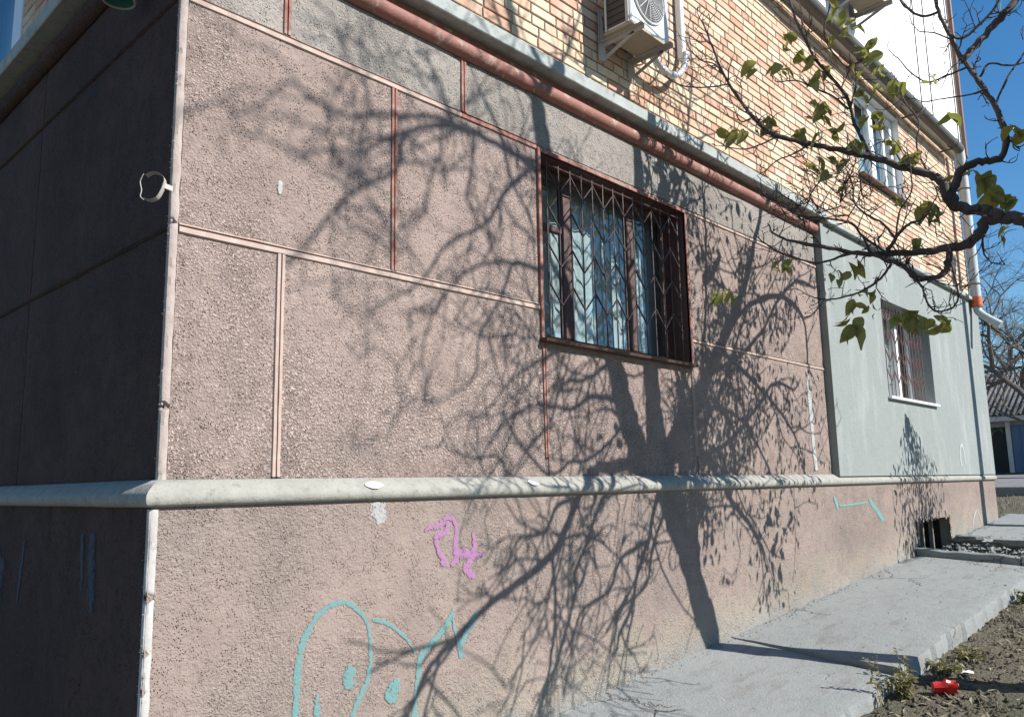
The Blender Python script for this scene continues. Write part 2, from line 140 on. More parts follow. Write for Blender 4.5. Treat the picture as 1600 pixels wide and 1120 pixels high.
GRAFFITI = [
 ('teal',[(0.626,0.923,0.015),(0.627,1.014,0.016),(0.633,1.120,0.017),(0.647,1.221,0.017),(0.678,1.288,0.014),(0.724,1.344,0.013),(0.791,1.386,0.013),(0.854,1.394,0.012),(0.912,1.381,0.011),(0.964,1.337,0.009),(1.002,1.291,0.009),(1.021,1.229,0.009),(1.029,1.163,0.011),(1.026,1.094,0.011),(1.016,1.031,0.012),(0.990,0.984,0.012),(0.955,0.934,0.012),(0.927,0.877,0.012),(0.920,0.862,0.012)]),
 ('teal',[(1.032,1.293,0.008),(1.078,1.284,0.012),(1.132,1.262,0.011),(1.188,1.224,0.009),(1.236,1.187,0.008),(1.277,1.138,0.005),(1.306,1.091,0.003)]),
 ('teal',[(0.905,1.113,0.012),(0.909,1.084,0.027),(0.906,1.051,0.031),(0.903,1.023,0.030),(0.903,1.000,0.015)]),
 ('teal',[(0.736,1.015,0.007),(0.733,0.977,0.013),(0.736,0.938,0.014),(0.740,0.899,0.017)]),
 ('teal',[(1.189,1.001,0.013),(1.181,0.973,0.034),(1.165,0.940,0.037),(1.150,0.913,0.034),(1.138,0.892,0.015)]),
 ('teal',[(1.562,1.291,0.005),(1.545,1.247,0.015),(1.500,1.195,0.018),(1.438,1.146,0.020),(1.369,1.106,0.020),(1.335,1.068,0.018),(1.327,1.020,0.016),(1.314,0.961,0.011),(1.306,0.901,0.010),(1.302,0.842,0.014),(1.302,0.782,0.017)]),
 ('teal',[(1.559,1.252,0.005),(1.567,1.192,0.008),(1.589,1.124,0.010),(1.607,1.076,0.017),(1.625,1.022,0.020)]),
 ('teal',[(1.741,1.249,0.010),(1.712,1.213,0.017),(1.664,1.159,0.017),(1.626,1.112,0.017),(1.607,1.076,0.014)]),
 ('pink',[(1.362,1.692,0.007),(1.405,1.713,0.012),(1.463,1.720,0.014),(1.531,1.757,0.015),(1.586,1.721,0.009)]),
 ('pink',[(1.531,1.744,0.014),(1.512,1.684,0.012),(1.449,1.661,0.015),(1.453,1.605,0.010),(1.484,1.547,0.015),(1.511,1.502,0.015)]),
 ('pink',[(1.587,1.731,0.012),(1.590,1.663,0.012),(1.581,1.613,0.015),(1.585,1.553,0.012),(1.552,1.499,0.017)]),
 ('pink',[(1.557,1.575,0.015),(1.631,1.566,0.019),(1.717,1.553,0.014),(1.801,1.544,0.007)]),
 ('pink',[(1.709,1.674,0.007),(1.723,1.604,0.012),(1.703,1.537,0.014),(1.659,1.480,0.021),(1.725,1.427,0.016)]),
 ('mint',[(6.632,1.753,0.019),(6.682,1.690,0.029),(6.714,1.614,0.022)]),
 ('mint',[(6.723,1.657,0.010),(7.068,1.659,0.010),(7.546,1.672,0.010)]),
 ('mint',[(7.556,1.712,0.021),(7.665,1.628,0.035),(7.799,1.555,0.035),(7.946,1.446,0.025)]),
 ('white',[(1.065,1.854,0.035),(1.069,1.816,0.048),(1.077,1.782,0.041),(1.089,1.744,0.025)]),
 ('white',[(11.364,1.249,0.013),(11.477,1.377,0.018),(11.640,1.460,0.014)]),
 ('white',[(11.640,1.460,0.014),(11.759,1.339,0.014),(11.816,1.228,0.009)]),
]
# ------------------------------------------------------------------ helpers
WLOC = {}
class MB:
    def __init__(s):
        s.v = []; s.f = []
    def quad(s, a, b, c, d):
        n = len(s.v); s.v += [tuple(a), tuple(b), tuple(c), tuple(d)]; s.f.append((n, n+1, n+2, n+3))
    def poly(s, pts):
        n = len(s.v); s.v += [tuple(p) for p in pts]; s.f.append(tuple(range(n, n+len(pts))))
    def box(s, x0, x1, y0, y1, z0, z1, b=0):
        n = len(s.v)
        if b <= 0:
            s.v += [(x, y, z) for x in (x0, x1) for y in (y0, y1) for z in (z0, z1)]
            s.f += [tuple(n+i for i in q) for q in ((0,1,3,2),(4,6,7,5),(0,4,5,1),(2,3,7,6),(0,2,6,4),(1,5,7,3))]
            return
        # chamfered box: three quads of each corner
        def P(i, j, k, ax):
            x = (x0, x1)[i]; y = (y0, y1)[j]; z = (z0, z1)[k]
            sx, sy, sz = (1, -1)[i]*b, (1, -1)[j]*b, (1, -1)[k]*b
            return (x + (0 if ax == 0 else sx), y + (0 if ax == 1 else sy), z + (0 if ax == 2 else sz))
        idx = {}
        for i in (0, 1):
            for j in (0, 1):
                for k in (0, 1):
                    for ax in range(3):
                        idx[i, j, k, ax] = len(s.v); s.v.append(P(i, j, k, ax))
        for i in (0, 1):
            q = [idx[i,0,0,0], idx[i,1,0,0], idx[i,1,1,0], idx[i,0,1,0]]; s.f.append(tuple(q[::-1] if i == 0 else q))
            q = [idx[0,i,0,1], idx[1,i,0,1], idx[1,i,1,1], idx[0,i,1,1]]; s.f.append(tuple(q if i == 0 else q[::-1]))
            q = [idx[0,0,i,2], idx[1,0,i,2], idx[1,1,i,2], idx[0,1,i,2]]; s.f.append(tuple(q[::-1] if i == 0 else q))
        for a in (0, 1):
            for c in (0, 1):
                s.f.append((idx[a,c,0,0], idx[a,c,1,0], idx[a,c,1,1], idx[a,c,0,1]))
                s.f.append((idx[a,0,c,0], idx[a,1,c,0], idx[a,1,c,2], idx[a,0,c,2]))
                s.f.append((idx[0,a,c,1], idx[1,a,c,1], idx[1,a,c,2], idx[0,a,c,2]))
                for k in (0, 1):
                    s.f.append((idx[a,c,k,0], idx[a,c,k,1], idx[a,c,k,2]))
    def beam(s, p, q, w, h, upv=(0, 0, 1)):
        p = Vector(p); q = Vector(q); d = (q-p).normalized(); u = Vector(upv)
        if abs(d.dot(u)) > .99: u = Vector((1, 0, 0))
        a = d.cross(u).normalized()*w*.5; c = a.cross(d).normalized()*h*.5
        n = len(s.v)
        for e in (p, q):
            for sa, sc in ((-1,-1),(1,-1),(1,1),(-1,1)):
                s.v.append(tuple(e+a*sa+c*sc))
        s.f += [tuple(n+i for i in t) for t in ((3,2,1,0),(4,5,6,7),(0,1,5,4),(1,2,6,5),(2,3,7,6),(3,0,4,7))]
    def tube(s, pts, rad, n=8, cap=True):
        pts = [Vector(p) for p in pts]
        if not isinstance(rad, (list, tuple)): rad = [rad]*len(pts)
        m = len(pts); start = len(s.v); a = None
        for i in range(m):
            d = (pts[min(i+1, m-1)]-pts[max(i-1, 0)])
            d = d.normalized() if d.length > 1e-9 else Vector((0, 0, 1))
            if a is None:
                t = Vector((0, 0, 1)) if abs(d.z) < .9 else Vector((1, 0, 0))
                a = d.cross(t).normalized()
            else:
                a = (a - d*a.dot(d)); a = a.normalized() if a.length > 1e-6 else d.orthogonal().normalized()
            c = d.cross(a)
            for k in range(n):
                t = 2*math.pi*k/n
                s.v.append(tuple(pts[i]+(a*math.cos(t)+c*math.sin(t))*rad[i]))
        for i in range(m-1):
            for k in range(n):
                s.f.append((start+i*n+k, start+i*n+(k+1) % n, start+(i+1)*n+(k+1) % n, start+(i+1)*n+k))
        if cap:
            s.f.append(tuple(start+k for k in range(n))[::-1]); s.f.append(tuple(start+(m-1)*n+k for k in range(n)))
    def mesh(s, name, mat=None, smooth=False):
        me = bpy.data.meshes.new(name)
        me.from_pydata(s.v, [], s.f)
        if smooth: me.polygons.foreach_set('use_smooth', [True]*len(me.polygons))
        if mat: me.materials.append(mat)
        me.update()
        return me
    def build(s, name, mat, parent=None, smooth=False, auto=None, normals=True):
        me = s.mesh(name, mat, smooth)
        if normals:
            import bmesh
            bm = bmesh.new(); bm.from_mesh(me); bmesh.ops.recalc_face_normals(bm, faces=bm.faces); bm.to_mesh(me); bm.free()
        if auto: me.set_sharp_from_angle(angle=math.radians(auto))
        o = bpy.data.objects.new(name, me); COL.objects.link(o)
        adopt(o, parent)
        return o

def adopt(o, parent, wloc=(0, 0, 0)):
    w = Vector(wloc)
    if parent is not None:
        o.parent = parent; o.location = w - WLOC[parent.name]
    else:
        o.location = w
    WLOC[o.name] = w
    return o
def place(name, me, parent, wloc, rot=None, scale=None):
    o = bpy.data.objects.new(name, me); COL.objects.link(o); adopt(o, parent, wloc)
    if rot: o.rotation_euler = rot
    if scale: o.scale = scale
    return o
def empty(name, loc):
    o = bpy.data.objects.new(name, None); COL.objects.link(o); o.empty_display_size = .2
    return adopt(o, None, loc)
def tag(o, label=None, cat=None, group=None, kind=None):
    if label: o['label'] = label
    if cat: o['category'] = cat
    if group: o['group'] = group
    if kind: o['kind'] = kind
    return o
def catmull(pts, k=4):
    P = [Vector(p) for p in pts]; out = []
    for i in range(len(P)-1):
        a = P[max(i-1, 0)]; b = P[i]; c = P[i+1]; d = P[min(i+2, len(P)-1)]
        for j in range(k):
            t = j/k
            out.append(.5*((2*b)+(c-a)*t+(2*a-5*b+4*c-d)*t*t+(3*b-a-3*c+d)*t**3))
    out.append(P[-1])
    return out
def project(p):
    q = Vector(p)-CAM; d = q.dot(fw)
    if d < .1: return None
    return (800+1260.77*q.dot(r2)/d, 560-1260.77*q.dot(u2)/d, d)

# ------------------------------------------------------------------ materials
class N:
    def __init__(s, name):
        s.m = bpy.data.materials.new(name); s.m.use_nodes = True; s.t = s.m.node_tree
        s.b = s.t.nodes['Principled BSDF']; s.out = s.t.nodes['Material Output']
        s.tc = s.t.nodes.new('ShaderNodeTexCoord')
    def l(s, a, b): s.t.links.new(a, b)
    def val(s, sock, v):
        if hasattr(v, 'is_output'): s.l(v, sock)
        else: sock.default_value = v
    def map(s, scale=(1, 1, 1), rot=(0, 0, 0), src='Object'):
        m = s.t.nodes.new('ShaderNodeMapping'); m.inputs['Scale'].default_value = scale; m.inputs['Rotation'].default_value = rot
        s.l(s.tc.outputs[src], m.inputs[0]); return m.outputs[0]
    def noise(s, scale, detail=4, rough=.55, vec=None, dist=0.0, out=0):
        n = s.t.nodes.new('ShaderNodeTexNoise'); n.inputs['Scale'].default_value = scale; n.inputs['Detail'].default_value = detail
        n.inputs['Roughness'].default_value = rough; n.inputs['Distortion'].default_value = dist
        s.l(vec if vec is not None else s.tc.outputs['Object'], n.inputs['Vector']); return n.outputs[out]
    def vor(s, scale, feature='F1', vec=None, out=0, rnd=1.0):
        n = s.t.nodes.new('ShaderNodeTexVoronoi'); n.feature = feature; n.inputs['Scale'].default_value = scale
        n.inputs['Randomness'].default_value = rnd
        s.l(vec if vec is not None else s.tc.outputs['Object'], n.inputs['Vector']); return n.outputs[out]
    def wave(s, scale, vec=None, dist=0, detail=2, direction='X'):
        n = s.t.nodes.new('ShaderNodeTexWave'); n.bands_direction = direction; n.inputs['Scale'].default_value = scale
        n.inputs['Distortion'].default_value = dist; n.inputs['Detail'].default_value = detail
        s.l(vec if vec is not None else s.tc.outputs['Object'], n.inputs['Vector']); return n.outputs[1]
    def ramp(s, fac, stops):
        r = s.t.nodes.new('ShaderNodeValToRGB'); e = r.color_ramp.elements
        while len(e) < len(stops): e.new(.5)
        for el, (p, c) in zip(e, stops):
            el.position = p; el.color = (c, c, c, 1) if isinstance(c, (int, float)) else (*c, 1)
        s.l(fac, r.inputs[0]); return r.outputs[0]
    def mix(s, fac, a, b, mode='MIX'):
        m = s.t.nodes.new('ShaderNodeMix'); m.data_type = 'RGBA'; m.blend_type = mode
        s.val(m.inputs[0], fac)
        for i, v in ((6, a), (7, b)):
            if hasattr(v, 'is_output'): s.l(v, m.inputs[i])
            else: m.inputs[i].default_value = (*v, 1) if len(v) == 3 else v
        return m.outputs[2]
    def math(s, op, a, b=None, clamp=False):
        m = s.t.nodes.new('ShaderNodeMath'); m.operation = op; m.use_clamp = clamp
        s.val(m.inputs[0], a)
        if b is not None: s.val(m.inputs[1], b)
        return m.outputs[0]
    def xyz(s):
        n = s.t.nodes.new('ShaderNodeSeparateXYZ'); s.l(s.tc.outputs['Object'], n.inputs[0]); return n.outputs
    def bump(s, h, strength=.5, dist=.01, normal=None):
        b = s.t.nodes.new('ShaderNodeBump'); b.inputs['Strength'].default_value = strength; b.inputs['Distance'].default_value = dist
        s.l(h, b.inputs['Height'])
        if normal is not None: s.l(normal, b.inputs['Normal'])
        return b.outputs[0]
    def set(s, color=None, rough=None, metal=None, normal=None, **kw):
        if color is not None:
            if hasattr(color, 'is_output'): s.l(color, s.b.inputs['Base Color'])
            else: s.b.inputs['Base Color'].default_value = (*color, 1)
        if rough is not None: s.val(s.b.inputs['Roughness'], rough)
        if metal is not None: s.val(s.b.inputs['Metallic'], metal)
        if normal is not None: s.l(normal, s.b.inputs['Normal'])
        for k, v in kw.items(): s.val(s.b.inputs[k], v)
        return s.m

def stucco(name, ca, cb, cstain, stain=(.5, .72), bump=1.0, base_wear=False, crumb=.5, pits=(.46, .58)):
    n = N(name)
    big = n.noise(1.25, 4, .62)
    co = n.mix(n.ramp(n.noise(4.3, 4, .7), [(.38, 0), (.62, 1)]), ca, cb)
    # loose light grains where the paint skin has worn off, in patches
    grain = n.noise(80, 2, .8)
    patch = n.ramp(n.noise(1.15, 3, .6), [(.42, .08), (.58, 1)])
    light = tuple(min(1, c*1.5+.09) for c in ca)
    co = n.mix(n.math('MULTIPLY', n.math('MULTIPLY', n.ramp(grain, [(.54, 0), (.62, 1)]), patch), crumb), co, light)
    co = n.mix(n.math('MULTIPLY', n.ramp(big, [(stain[0], 0), (stain[1], 1)]), .7), co, cstain)
    co = n.mix(n.math('MULTIPLY', n.ramp(n.noise(3.2, 3, .65, vec=n.map((2.0, 2.0, .35))), [(.54, 0), (.75, 1)]), .28), co, tuple(c*.8 for c in cstain))
    co = n.mix(n.math('MULTIPLY', n.ramp(n.noise(.75, 3, .55), [(.44, 0), (.62, 1)]), .5), co, tuple(c*1.12 for c in ca))
    if base_wear:
        z = n.xyz()
        hh = n.math('MULTIPLY_ADD', z[0], .066); hh.node.inputs[2].default_value = .43
        h = n.math('SUBTRACT', z[2], hh)
        k = n.math('ADD', n.math('MULTIPLY', h, -1.25), n.math('MULTIPLY', n.noise(2.3, 5, .65), 1.5))
        co = n.mix(n.ramp(k, [(.22, 0), (.58, .85)]), co, n.mix(n.noise(7, 3, .6), (.33, .275, .20), (.285, .265, .23)))
        k2 = n.math('ADD', n.math('MULTIPLY', h, -2.2), n.math('MULTIPLY', n.noise(3.6, 4, .6), 1.1))
        co = n.mix(n.ramp(k2, [(.22, 0), (.5, .9)]), co, n.mix(n.noise(14, 3, .6), (.22, .215, .195), (.32, .31, .28)))
    oi = n.t.nodes.new('ShaderNodeObjectInfo')          # each panel was coated on its own and weathered a little differently
    co = n.mix(n.math('MULTIPLY', oi.outputs['Random'], .20), co, tuple(c*.82 for c in cb))
    # open pores: recessed by bump, their inner shade painted into the colour
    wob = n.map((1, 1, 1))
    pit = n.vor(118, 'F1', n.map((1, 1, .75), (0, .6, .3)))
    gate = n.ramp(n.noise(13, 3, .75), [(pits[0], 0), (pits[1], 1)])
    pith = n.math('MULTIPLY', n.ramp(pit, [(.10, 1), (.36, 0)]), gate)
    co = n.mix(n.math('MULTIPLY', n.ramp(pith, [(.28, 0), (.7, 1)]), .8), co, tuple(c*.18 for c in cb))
    hgt = n.math('SUBTRACT', n.math('ADD', n.math('MULTIPLY', grain, n.math('MULTIPLY_ADD', patch, .75)), n.math('MULTIPLY', n.noise(21, 1, .6), .55)), n.math('MULTIPLY', pith, .75))
    for l_ in hgt.node.inputs[0].links[0].from_node.inputs[0].links[0].from_node.inputs[1].links: l_.from_node.inputs[2].default_value = .45
    nr = n.bump(hgt, 1.0*bump, .017)
    n.set(co, .92, normal=nr)
    n.b.inputs['Specular IOR Level'].default_value = .2
    return n.m

M = {}
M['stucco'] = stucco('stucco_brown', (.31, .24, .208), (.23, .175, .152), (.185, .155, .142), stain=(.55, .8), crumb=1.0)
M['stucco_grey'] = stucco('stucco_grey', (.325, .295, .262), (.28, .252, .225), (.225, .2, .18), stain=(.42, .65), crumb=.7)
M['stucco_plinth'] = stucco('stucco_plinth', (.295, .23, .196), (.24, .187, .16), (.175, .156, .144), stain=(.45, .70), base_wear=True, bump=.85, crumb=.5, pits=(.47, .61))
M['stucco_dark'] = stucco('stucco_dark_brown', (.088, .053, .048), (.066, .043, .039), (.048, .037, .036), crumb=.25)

def paint(name, ca, cb, rough=.6, scale=9, wear=None, wearamt=(.55, .7), bump=.25, bs=40):
    n = N(name)
    co = n.mix(n.ramp(n.noise(scale, 5, .65), [(.35, 0), (.68, 1)]), ca, cb)
    if wear: co = n.mix(n.ramp(n.noise(scale*2.3, 6, .7), [(wearamt[0], 0), (wearamt[1], 1)]), co, wear)
    return n.set(co, rough, normal=n.bump(n.noise(bs, 5, .65), bump, .006))
M['trim_red'] = paint('trim_red', (.27, .10, .068), (.22, .085, .062), .75, 7, (.31, .215, .18), (.46, .62))
M['trim_pale'] = paint('trim_pale', (.43, .325, .275), (.37, .265, .22), .8, 7, (.43, .38, .34), (.50, .68))
M['corner'] = paint('corner_paint', (.42, .355, .315), (.35, .275, .24), .85, 9, (.29, .215, .185), (.54, .68), .5)
M['corner_white'] = paint('corner_limewash', (.48, .46, .43), (.40, .375, .345), .85, 9, (.29, .235, .20), (.56, .7), .5)
M['bullnose'] = paint('bullnose_red', (.27, .115, .085), (.22, .095, .073), .7, 6, (.36, .30, .255), (.55, .68), .5, 60)
M['flashing'] = paint('flashing_concrete', (.36, .385, .365), (.29, .315, .30), .8, 5, (.20, .215, .205), (.50, .70), .6, 40)
M['ledge'] = paint('ledge_cement', (.315, .308, .27), (.265, .258, .225), .92, 9, (.19, .18, .15), (.52, .70), 1.0, 45)
M['greywall'] = (lambda n: n.set(n.mix(n.math('MULTIPLY', n.ramp(n.noise(2.0, 4, .6, vec=n.map((2.2, 2.2, .5))), [(.5, 0), (.7, 1)]), .8), n.mix(n.noise(1.1, 5, .6), (.205, .228, .216), (.245, .268, .255)), (.30, .32, .308)), .9, normal=n.bump(n.math('ADD', n.noise(38, 4, .65), n.math('MULTIPLY', n.noise(5, 3, .6), 2.0)), .5, .012)))(N('grey_render'))
M['whitewall'] = (lambda n: n.set(n.mix(n.noise(1.0, 5, .6), (.76, .76, .74), (.82, .82, .80)), .85, normal=n.bump(n.noise(60, 4, .6), .2, .006)))(N('white_render'))
M['mortar'] = paint('mortar', (.29, .235, .185), (.22, .175, .135), .95, 20, bump=.8)
def brickmat():
    n = N('brick_clay')
    oi = n.t.nodes.new('ShaderNodeObjectInfo'); ge = n.t.nodes.new('ShaderNodeNewGeometry')
    r = n.math('FRACT', n.math('ADD', n.math('MULTIPLY', oi.outputs['Random'], 7.13), ge.outputs['Random Per Island']))
    co = n.ramp(r, [(0, (.46, .255, .165)), (.22, (.53, .355, .24)), (.48, (.59, .45, .31)), (.78, (.65, .54, .385)), (.92, (.52, .33, .23)), (1.0, (.40, .22, .15))])
    mt = n.t.nodes.new('ShaderNodeVectorMath'); mt.operation = 'ADD'
    gp = ge.outputs['Position']
    nz = n.noise(22, 5, .7, vec=gp)
    co = n.mix(n.math('MULTIPLY', n.ramp(nz, [(.45, 0), (.7, 1)]), .5), co, (.42, .285, .215))
    co = n.mix(n.math('MULTIPLY', n.ramp(n.noise(3.0, 4, .6, vec=gp), [(.5, 0), (.72, 1)]), .5), co, (.68, .60, .49))
    return n.set(co, .9, normal=n.bump(n.noise(120, 4, .7, vec=gp), .5, .004))
M['brick'] = brickmat()
M['wood_red'] = paint('window_wood', (.085, .042, .034), (.065, .034, .029), .6, 8, (.17, .12, .095), (.56, .70), .5)
M['reveal'] = paint('reveal_red', (.115, .045, .037), (.09, .038, .032), .65, 8, (.19, .11, .085), (.58, .74), .4)
M['sill_brown'] = paint('sill_brown', (.085, .045, .034), (.06, .035, .028), .5, 10, (.2, .12, .09), (.62, .75))
M['bar'] = paint('bar_rust', (.065, .036, .033), (.05, .03, .029), .5, 30, (.15, .085, .065), (.6, .75))
M['bar_red'] = paint('bar_red', (.15, .07, .062), (.11, .055, .05), .5, 30)
M['pvc'] = (lambda n: n.set((.80, .80, .80), .3))(N('white_pvc'))
M['metal'] = paint('painted_metal', (.50, .50, .48), (.42, .42, .40), .45, 10, (.3, .26, .2), (.62, .75))
M['bracket'] = paint('bracket_metal', (.40, .37, .335), (.34, .31, .28), .5, 10, (.30, .18, .11), (.60, .75))
M['ac_white'] = paint('ac_casing', (.74, .74, .72), (.68, .68, .66), .35, 6, (.5, .47, .42), (.64, .8), .05)
M['ac_tan'] = paint('ac_underside', (.36, .29, .20), (.30, .24, .165), .6, 8, (.25, .14, .08), (.6, .74), .2)
M['ac_dark'] = (lambda n: n.set((.025, .026, .03), .5))(N('ac_coil'))
M['pipe_grey'] = paint('pipe_grey', (.08, .08, .074), (.065, .065, .06), .6, 8, (.13, .10, .08), (.58, .75))
M['pipe_white'] = paint('pipe_white', (.46, .50, .51), (.40, .44, .45), .45, 6, (.3, .3, .28), (.6, .75))
M['pipe_brown'] = paint('pipe_brown', (.14, .075, .055), (.11, .06, .045), .55, 8)
M['orange'] = (lambda n: n.set((.58, .13, .035), .45))(N('orange_plastic'))
M['teal_pipe'] = paint('pipe_green', (.08, .27, .22), (.06, .22, .18), .4, 6)
M['foil'] = (lambda n: n.set(n.mix(n.noise(30, 3), (.62, .64, .66), (.48, .5, .52)), .35, .35, normal=n.bump(n.vor(35), .7, .01)))(N('foil_wrap'))
M['black'] = (lambda n: n.set((.012, .012, .013), .7))(N('black_rubber'))
M['dark'] = (lambda n: n.set((.02, .018, .016), .95))(N('dark_interior'))
M['curtain'] = (lambda n: n.set(n.mix(n.noise(1.6, 4, .6, vec=n.map((1.5, 1, .5))), (.40, .47, .48), (.47, .54, .55)), .9))(N('curtain_cloth'))
M['curtain_white'] = (lambda n: n.set((.45, .46, .46), .9))(N('curtain_white'))
def glassmat(name, tint, refl):
    n = N(name); t = n.t
    tr = t.nodes.new('ShaderNodeBsdfTransparent'); tr.inputs[0].default_value = (*tint, 1)
    gl = t.nodes.new('ShaderNodeBsdfGlossy'); gl.inputs['Roughness'].default_value = .015
    fr = t.nodes.new('ShaderNodeLayerWeight'); fr.inputs[0].default_value = .5
    f = n.math('MULTIPLY_ADD', n.math('POWER', fr.outputs['Facing'], 3.0), .6); f.node.inputs[2].default_value = refl
    mx = t.nodes.new('ShaderNodeMixShader'); n.l(f, mx.inputs[0]); n.l(tr.outputs[0], mx.inputs[1]); n.l(gl.outputs[0], mx.inputs[2])
    n.l(n.bump(n.noise(3.2, 2), .12, .02), gl.inputs['Normal'])
    n.l(mx.outputs[0], n.out.inputs[0]); return n.m
M['glass'] = glassmat('window_glass', (.80, .88, .88), .10)
M['glass_dirty'] = glassmat('window_glass_old', (.80, .86, .86), .12)
def spray(name, col, lo=.42, hi=.56):
    n = N(name); t = n.t
    n.set(col, .8)
    tr = t.nodes.new('ShaderNodeBsdfTransparent'); mx = t.nodes.new('ShaderNodeMixShader')
    at = t.nodes.new('ShaderNodeAttribute'); at.attribute_name = 'edge'
    k = n.math('ADD', n.math('MULTIPLY', n.noise(48, 4, .8), 1.15), n.math('MULTIPLY', at.outputs['Fac'], .42))
    k = n.math('ADD', k, n.math('MULTIPLY', n.noise(9, 3, .6), .3))
    n.l(n.ramp(k, [(lo+.40, 0), (hi+.78, .80)]), mx.inputs[0]); n.l(tr.outputs[0], mx.inputs[1]); n.l(n.b.outputs[0], mx.inputs[2])
    n.l(n.bump(n.noise(62, 4, .7), .8, .01), n.b.inputs['Normal'])
    n.l(mx.outputs[0], n.out.inputs[0]); return n.m
M['teal'] = spray('spray_teal', (.155, .30, .295), .54, .72)
M['mint'] = spray('spray_mint', (.15, .34, .305), .56, .76)
M['pink'] = spray('spray_pink', (.37, .18, .33), .53, .74)
M['white'] = spray('spray_white', (.42, .41, .40), .56, .74)
M['blue'] = spray('spray_blue', (.045, .07, .105), .58, .78)
M['limewash'] = spray('lime_white', (.44, .47, .455), .46, .62)
def slabmat():
    n = N('pavement_concrete')
    co = n.mix(n.noise(2.4, 6, .65), (.215, .228, .218), (.265, .277, .266))
    co = n.mix(n.math('MULTIPLY', n.ramp(n.noise(9, 5, .7), [(.52, 0), (.7, 1)]), .5), co, (.165, .17, .16))
    co = n.mix(n.math('MULTIPLY', n.ramp(n.noise(.8, 4, .6), [(.5, 0), (.7, 1)]), .5), co, (.285, .29, .275))
    co = n.mix(n.math('MULTIPLY', n.ramp(n.vor(34), [(.02, 1), (.10, 0)]), .35), co, (.14, .125, .10))
    wv = n.t.nodes.new('ShaderNodeVectorMath'); wv.operation = 'ADD'
    sc_ = n.t.nodes.new('ShaderNodeVectorMath'); sc_.operation = 'SCALE'; sc_.inputs['Scale'].default_value = .22
    n.l(n.noise(4.5, 4, .65, out=1), sc_.inputs[0]); n.l(n.tc.outputs['Object'], wv.inputs[0]); n.l(sc_.outputs[0], wv.inputs[1])
    crack = n.ramp(n.vor(1.05, 'DISTANCE_TO_EDGE', wv.outputs[0]), [(.003, 1), (.010, 0)])
    crack = n.math('MULTIPLY', crack, n.ramp(n.noise(1.1, 2, .5), [(.57, 0), (.62, 1)]))
    co = n.mix(n.math('MULTIPLY', crack, .6), co, (.07, .065, .055))
    co = n.mix(n.math('MULTIPLY', n.ramp(n.noise(3.5, 5, .7, vec=n.map((.6, 2.4, 1))), [(.53, 0), (.68, 1)]), .5), co, (.15, .135, .11))
    hh = n.math('SUBTRACT', n.math('ADD', n.noise(60, 4, .75), n.math('MULTIPLY', n.noise(6, 3, .6), 1.2)), n.math('MULTIPLY', crack, 1.5))
    return n.set(co, .92, normal=n.bump(hh, .75, .012))
M['slab'] = slabmat()
def dirtmat():
    n = N('dirt_soil')
    co = n.mix(n.noise(5, 6, .7), (.105, .087, .06), (.165, .138, .095))
    co = n.mix(n.math('MULTIPLY', n.ramp(n.noise(1.3, 5, .65), [(.5, 0), (.65, 1)]), .6), co, (.095, .105, .055))
    co = n.mix(n.math('MULTIPLY', n.ramp(n.noise(40, 4, .7), [(.55, 0), (.7, 1)]), .6), co, (.20, .18, .135))
    return n.set(co, .97, normal=n.bump(n.math('ADD', n.noise(28, 6, .75), n.math('MULTIPLY', n.noise(7, 4, .7), 1.4)), 1.0, .035))
M['dirt'] = dirtmat()
M['asphalt'] = paint('asphalt', (.19, .19, .185), (.15, .15, .148), .9, 3, (.24, .235, .22), (.55, .7), .4, 60)
def barkmat(name, a, b):
    n = N(name); 
    co = n.mix(n.noise(24, 5, .7), a, b)
    co = n.mix(n.math('MULTIPLY', n.ramp(n.noise(6, 4, .6), [(.5, 0), (.7, 1)]), .5), co, tuple(min(1, c*1.8) for c in b))
    return n.set(co, .85, normal=n.bump(n.noise(60, 5, .7), .6, .008))
M['bark'] = barkmat('bark_brown', (.05, .041, .038), (.085, .072, .066))
M['bark_far'] = barkmat('bark_grey', (.09, .078, .066), (.13, .115, .095))
def leafmat(name, a, b, c):
    n = N(name)
    oi = n.t.nodes.new('ShaderNodeObjectInfo')
    co = n.ramp(oi.outputs['Random'], [(0, a), (.45, b), (.8, tuple((x+y)/2 for x, y in zip(a, c))), (1, c)])
    co = n.mix(n.math('MULTIPLY', n.noise(35, 3, .7), .45), co, (.17, .13, .04))
    n.set(co, .5, normal=n.bump(n.noise(60, 2), .2, .004))
    tl = n.t.nodes.new('ShaderNodeBsdfTranslucent'); mx = n.t.nodes.new('ShaderNodeMixShader'); mx.inputs[0].default_value = .35
    n.l(n.mix(.5, co, (.35, .38, .05)), tl.inputs[0])
    n.l(n.b.outputs[0], mx.inputs[1]); n.l(tl.outputs[0], mx.inputs[2]); n.l(mx.outputs[0], n.out.inputs[0])
    return n.m
M['leaf'] = leafmat('leaf_autumn', (.17, .21, .06), (.26, .28, .11), (.34, .27, .06))
M['weed'] = leafmat('weed_dry', (.14, .13, .045), (.24, .20, .10), (.10, .13, .04))
M['straw'] = paint('straw', (.26, .225, .15), (.17, .155, .10), .9, 12)
M['red_plastic'] = (lambda n: n.set((.50, .022, .015), .35))(N('red_plastic'))
M['paper'] = (lambda n: n.set((.72, .72, .74), .8))(N('white_paper'))
M['slate'] = paint('slate_roof', (.17, .165, .155), (.125, .12, .115), .9, 1.2, (.09, .09, .075), (.52, .68), .3)
M['gate_blue'] = paint('gate_blue', (.10, .17, .30), (.08, .14, .26), .6, 3)
M['shed_wall'] = paint('shed_wall', (.35, .35, .33), (.30, .30, .28), .85, 2)
M['shed_shade'] = paint('shed_shade', (.03, .035, .032), (.022, .026, .025), .9, 2)
M['shed_white'] = paint('shed_white', (.62, .62, .60), (.52, .52, .5), .8, 2)

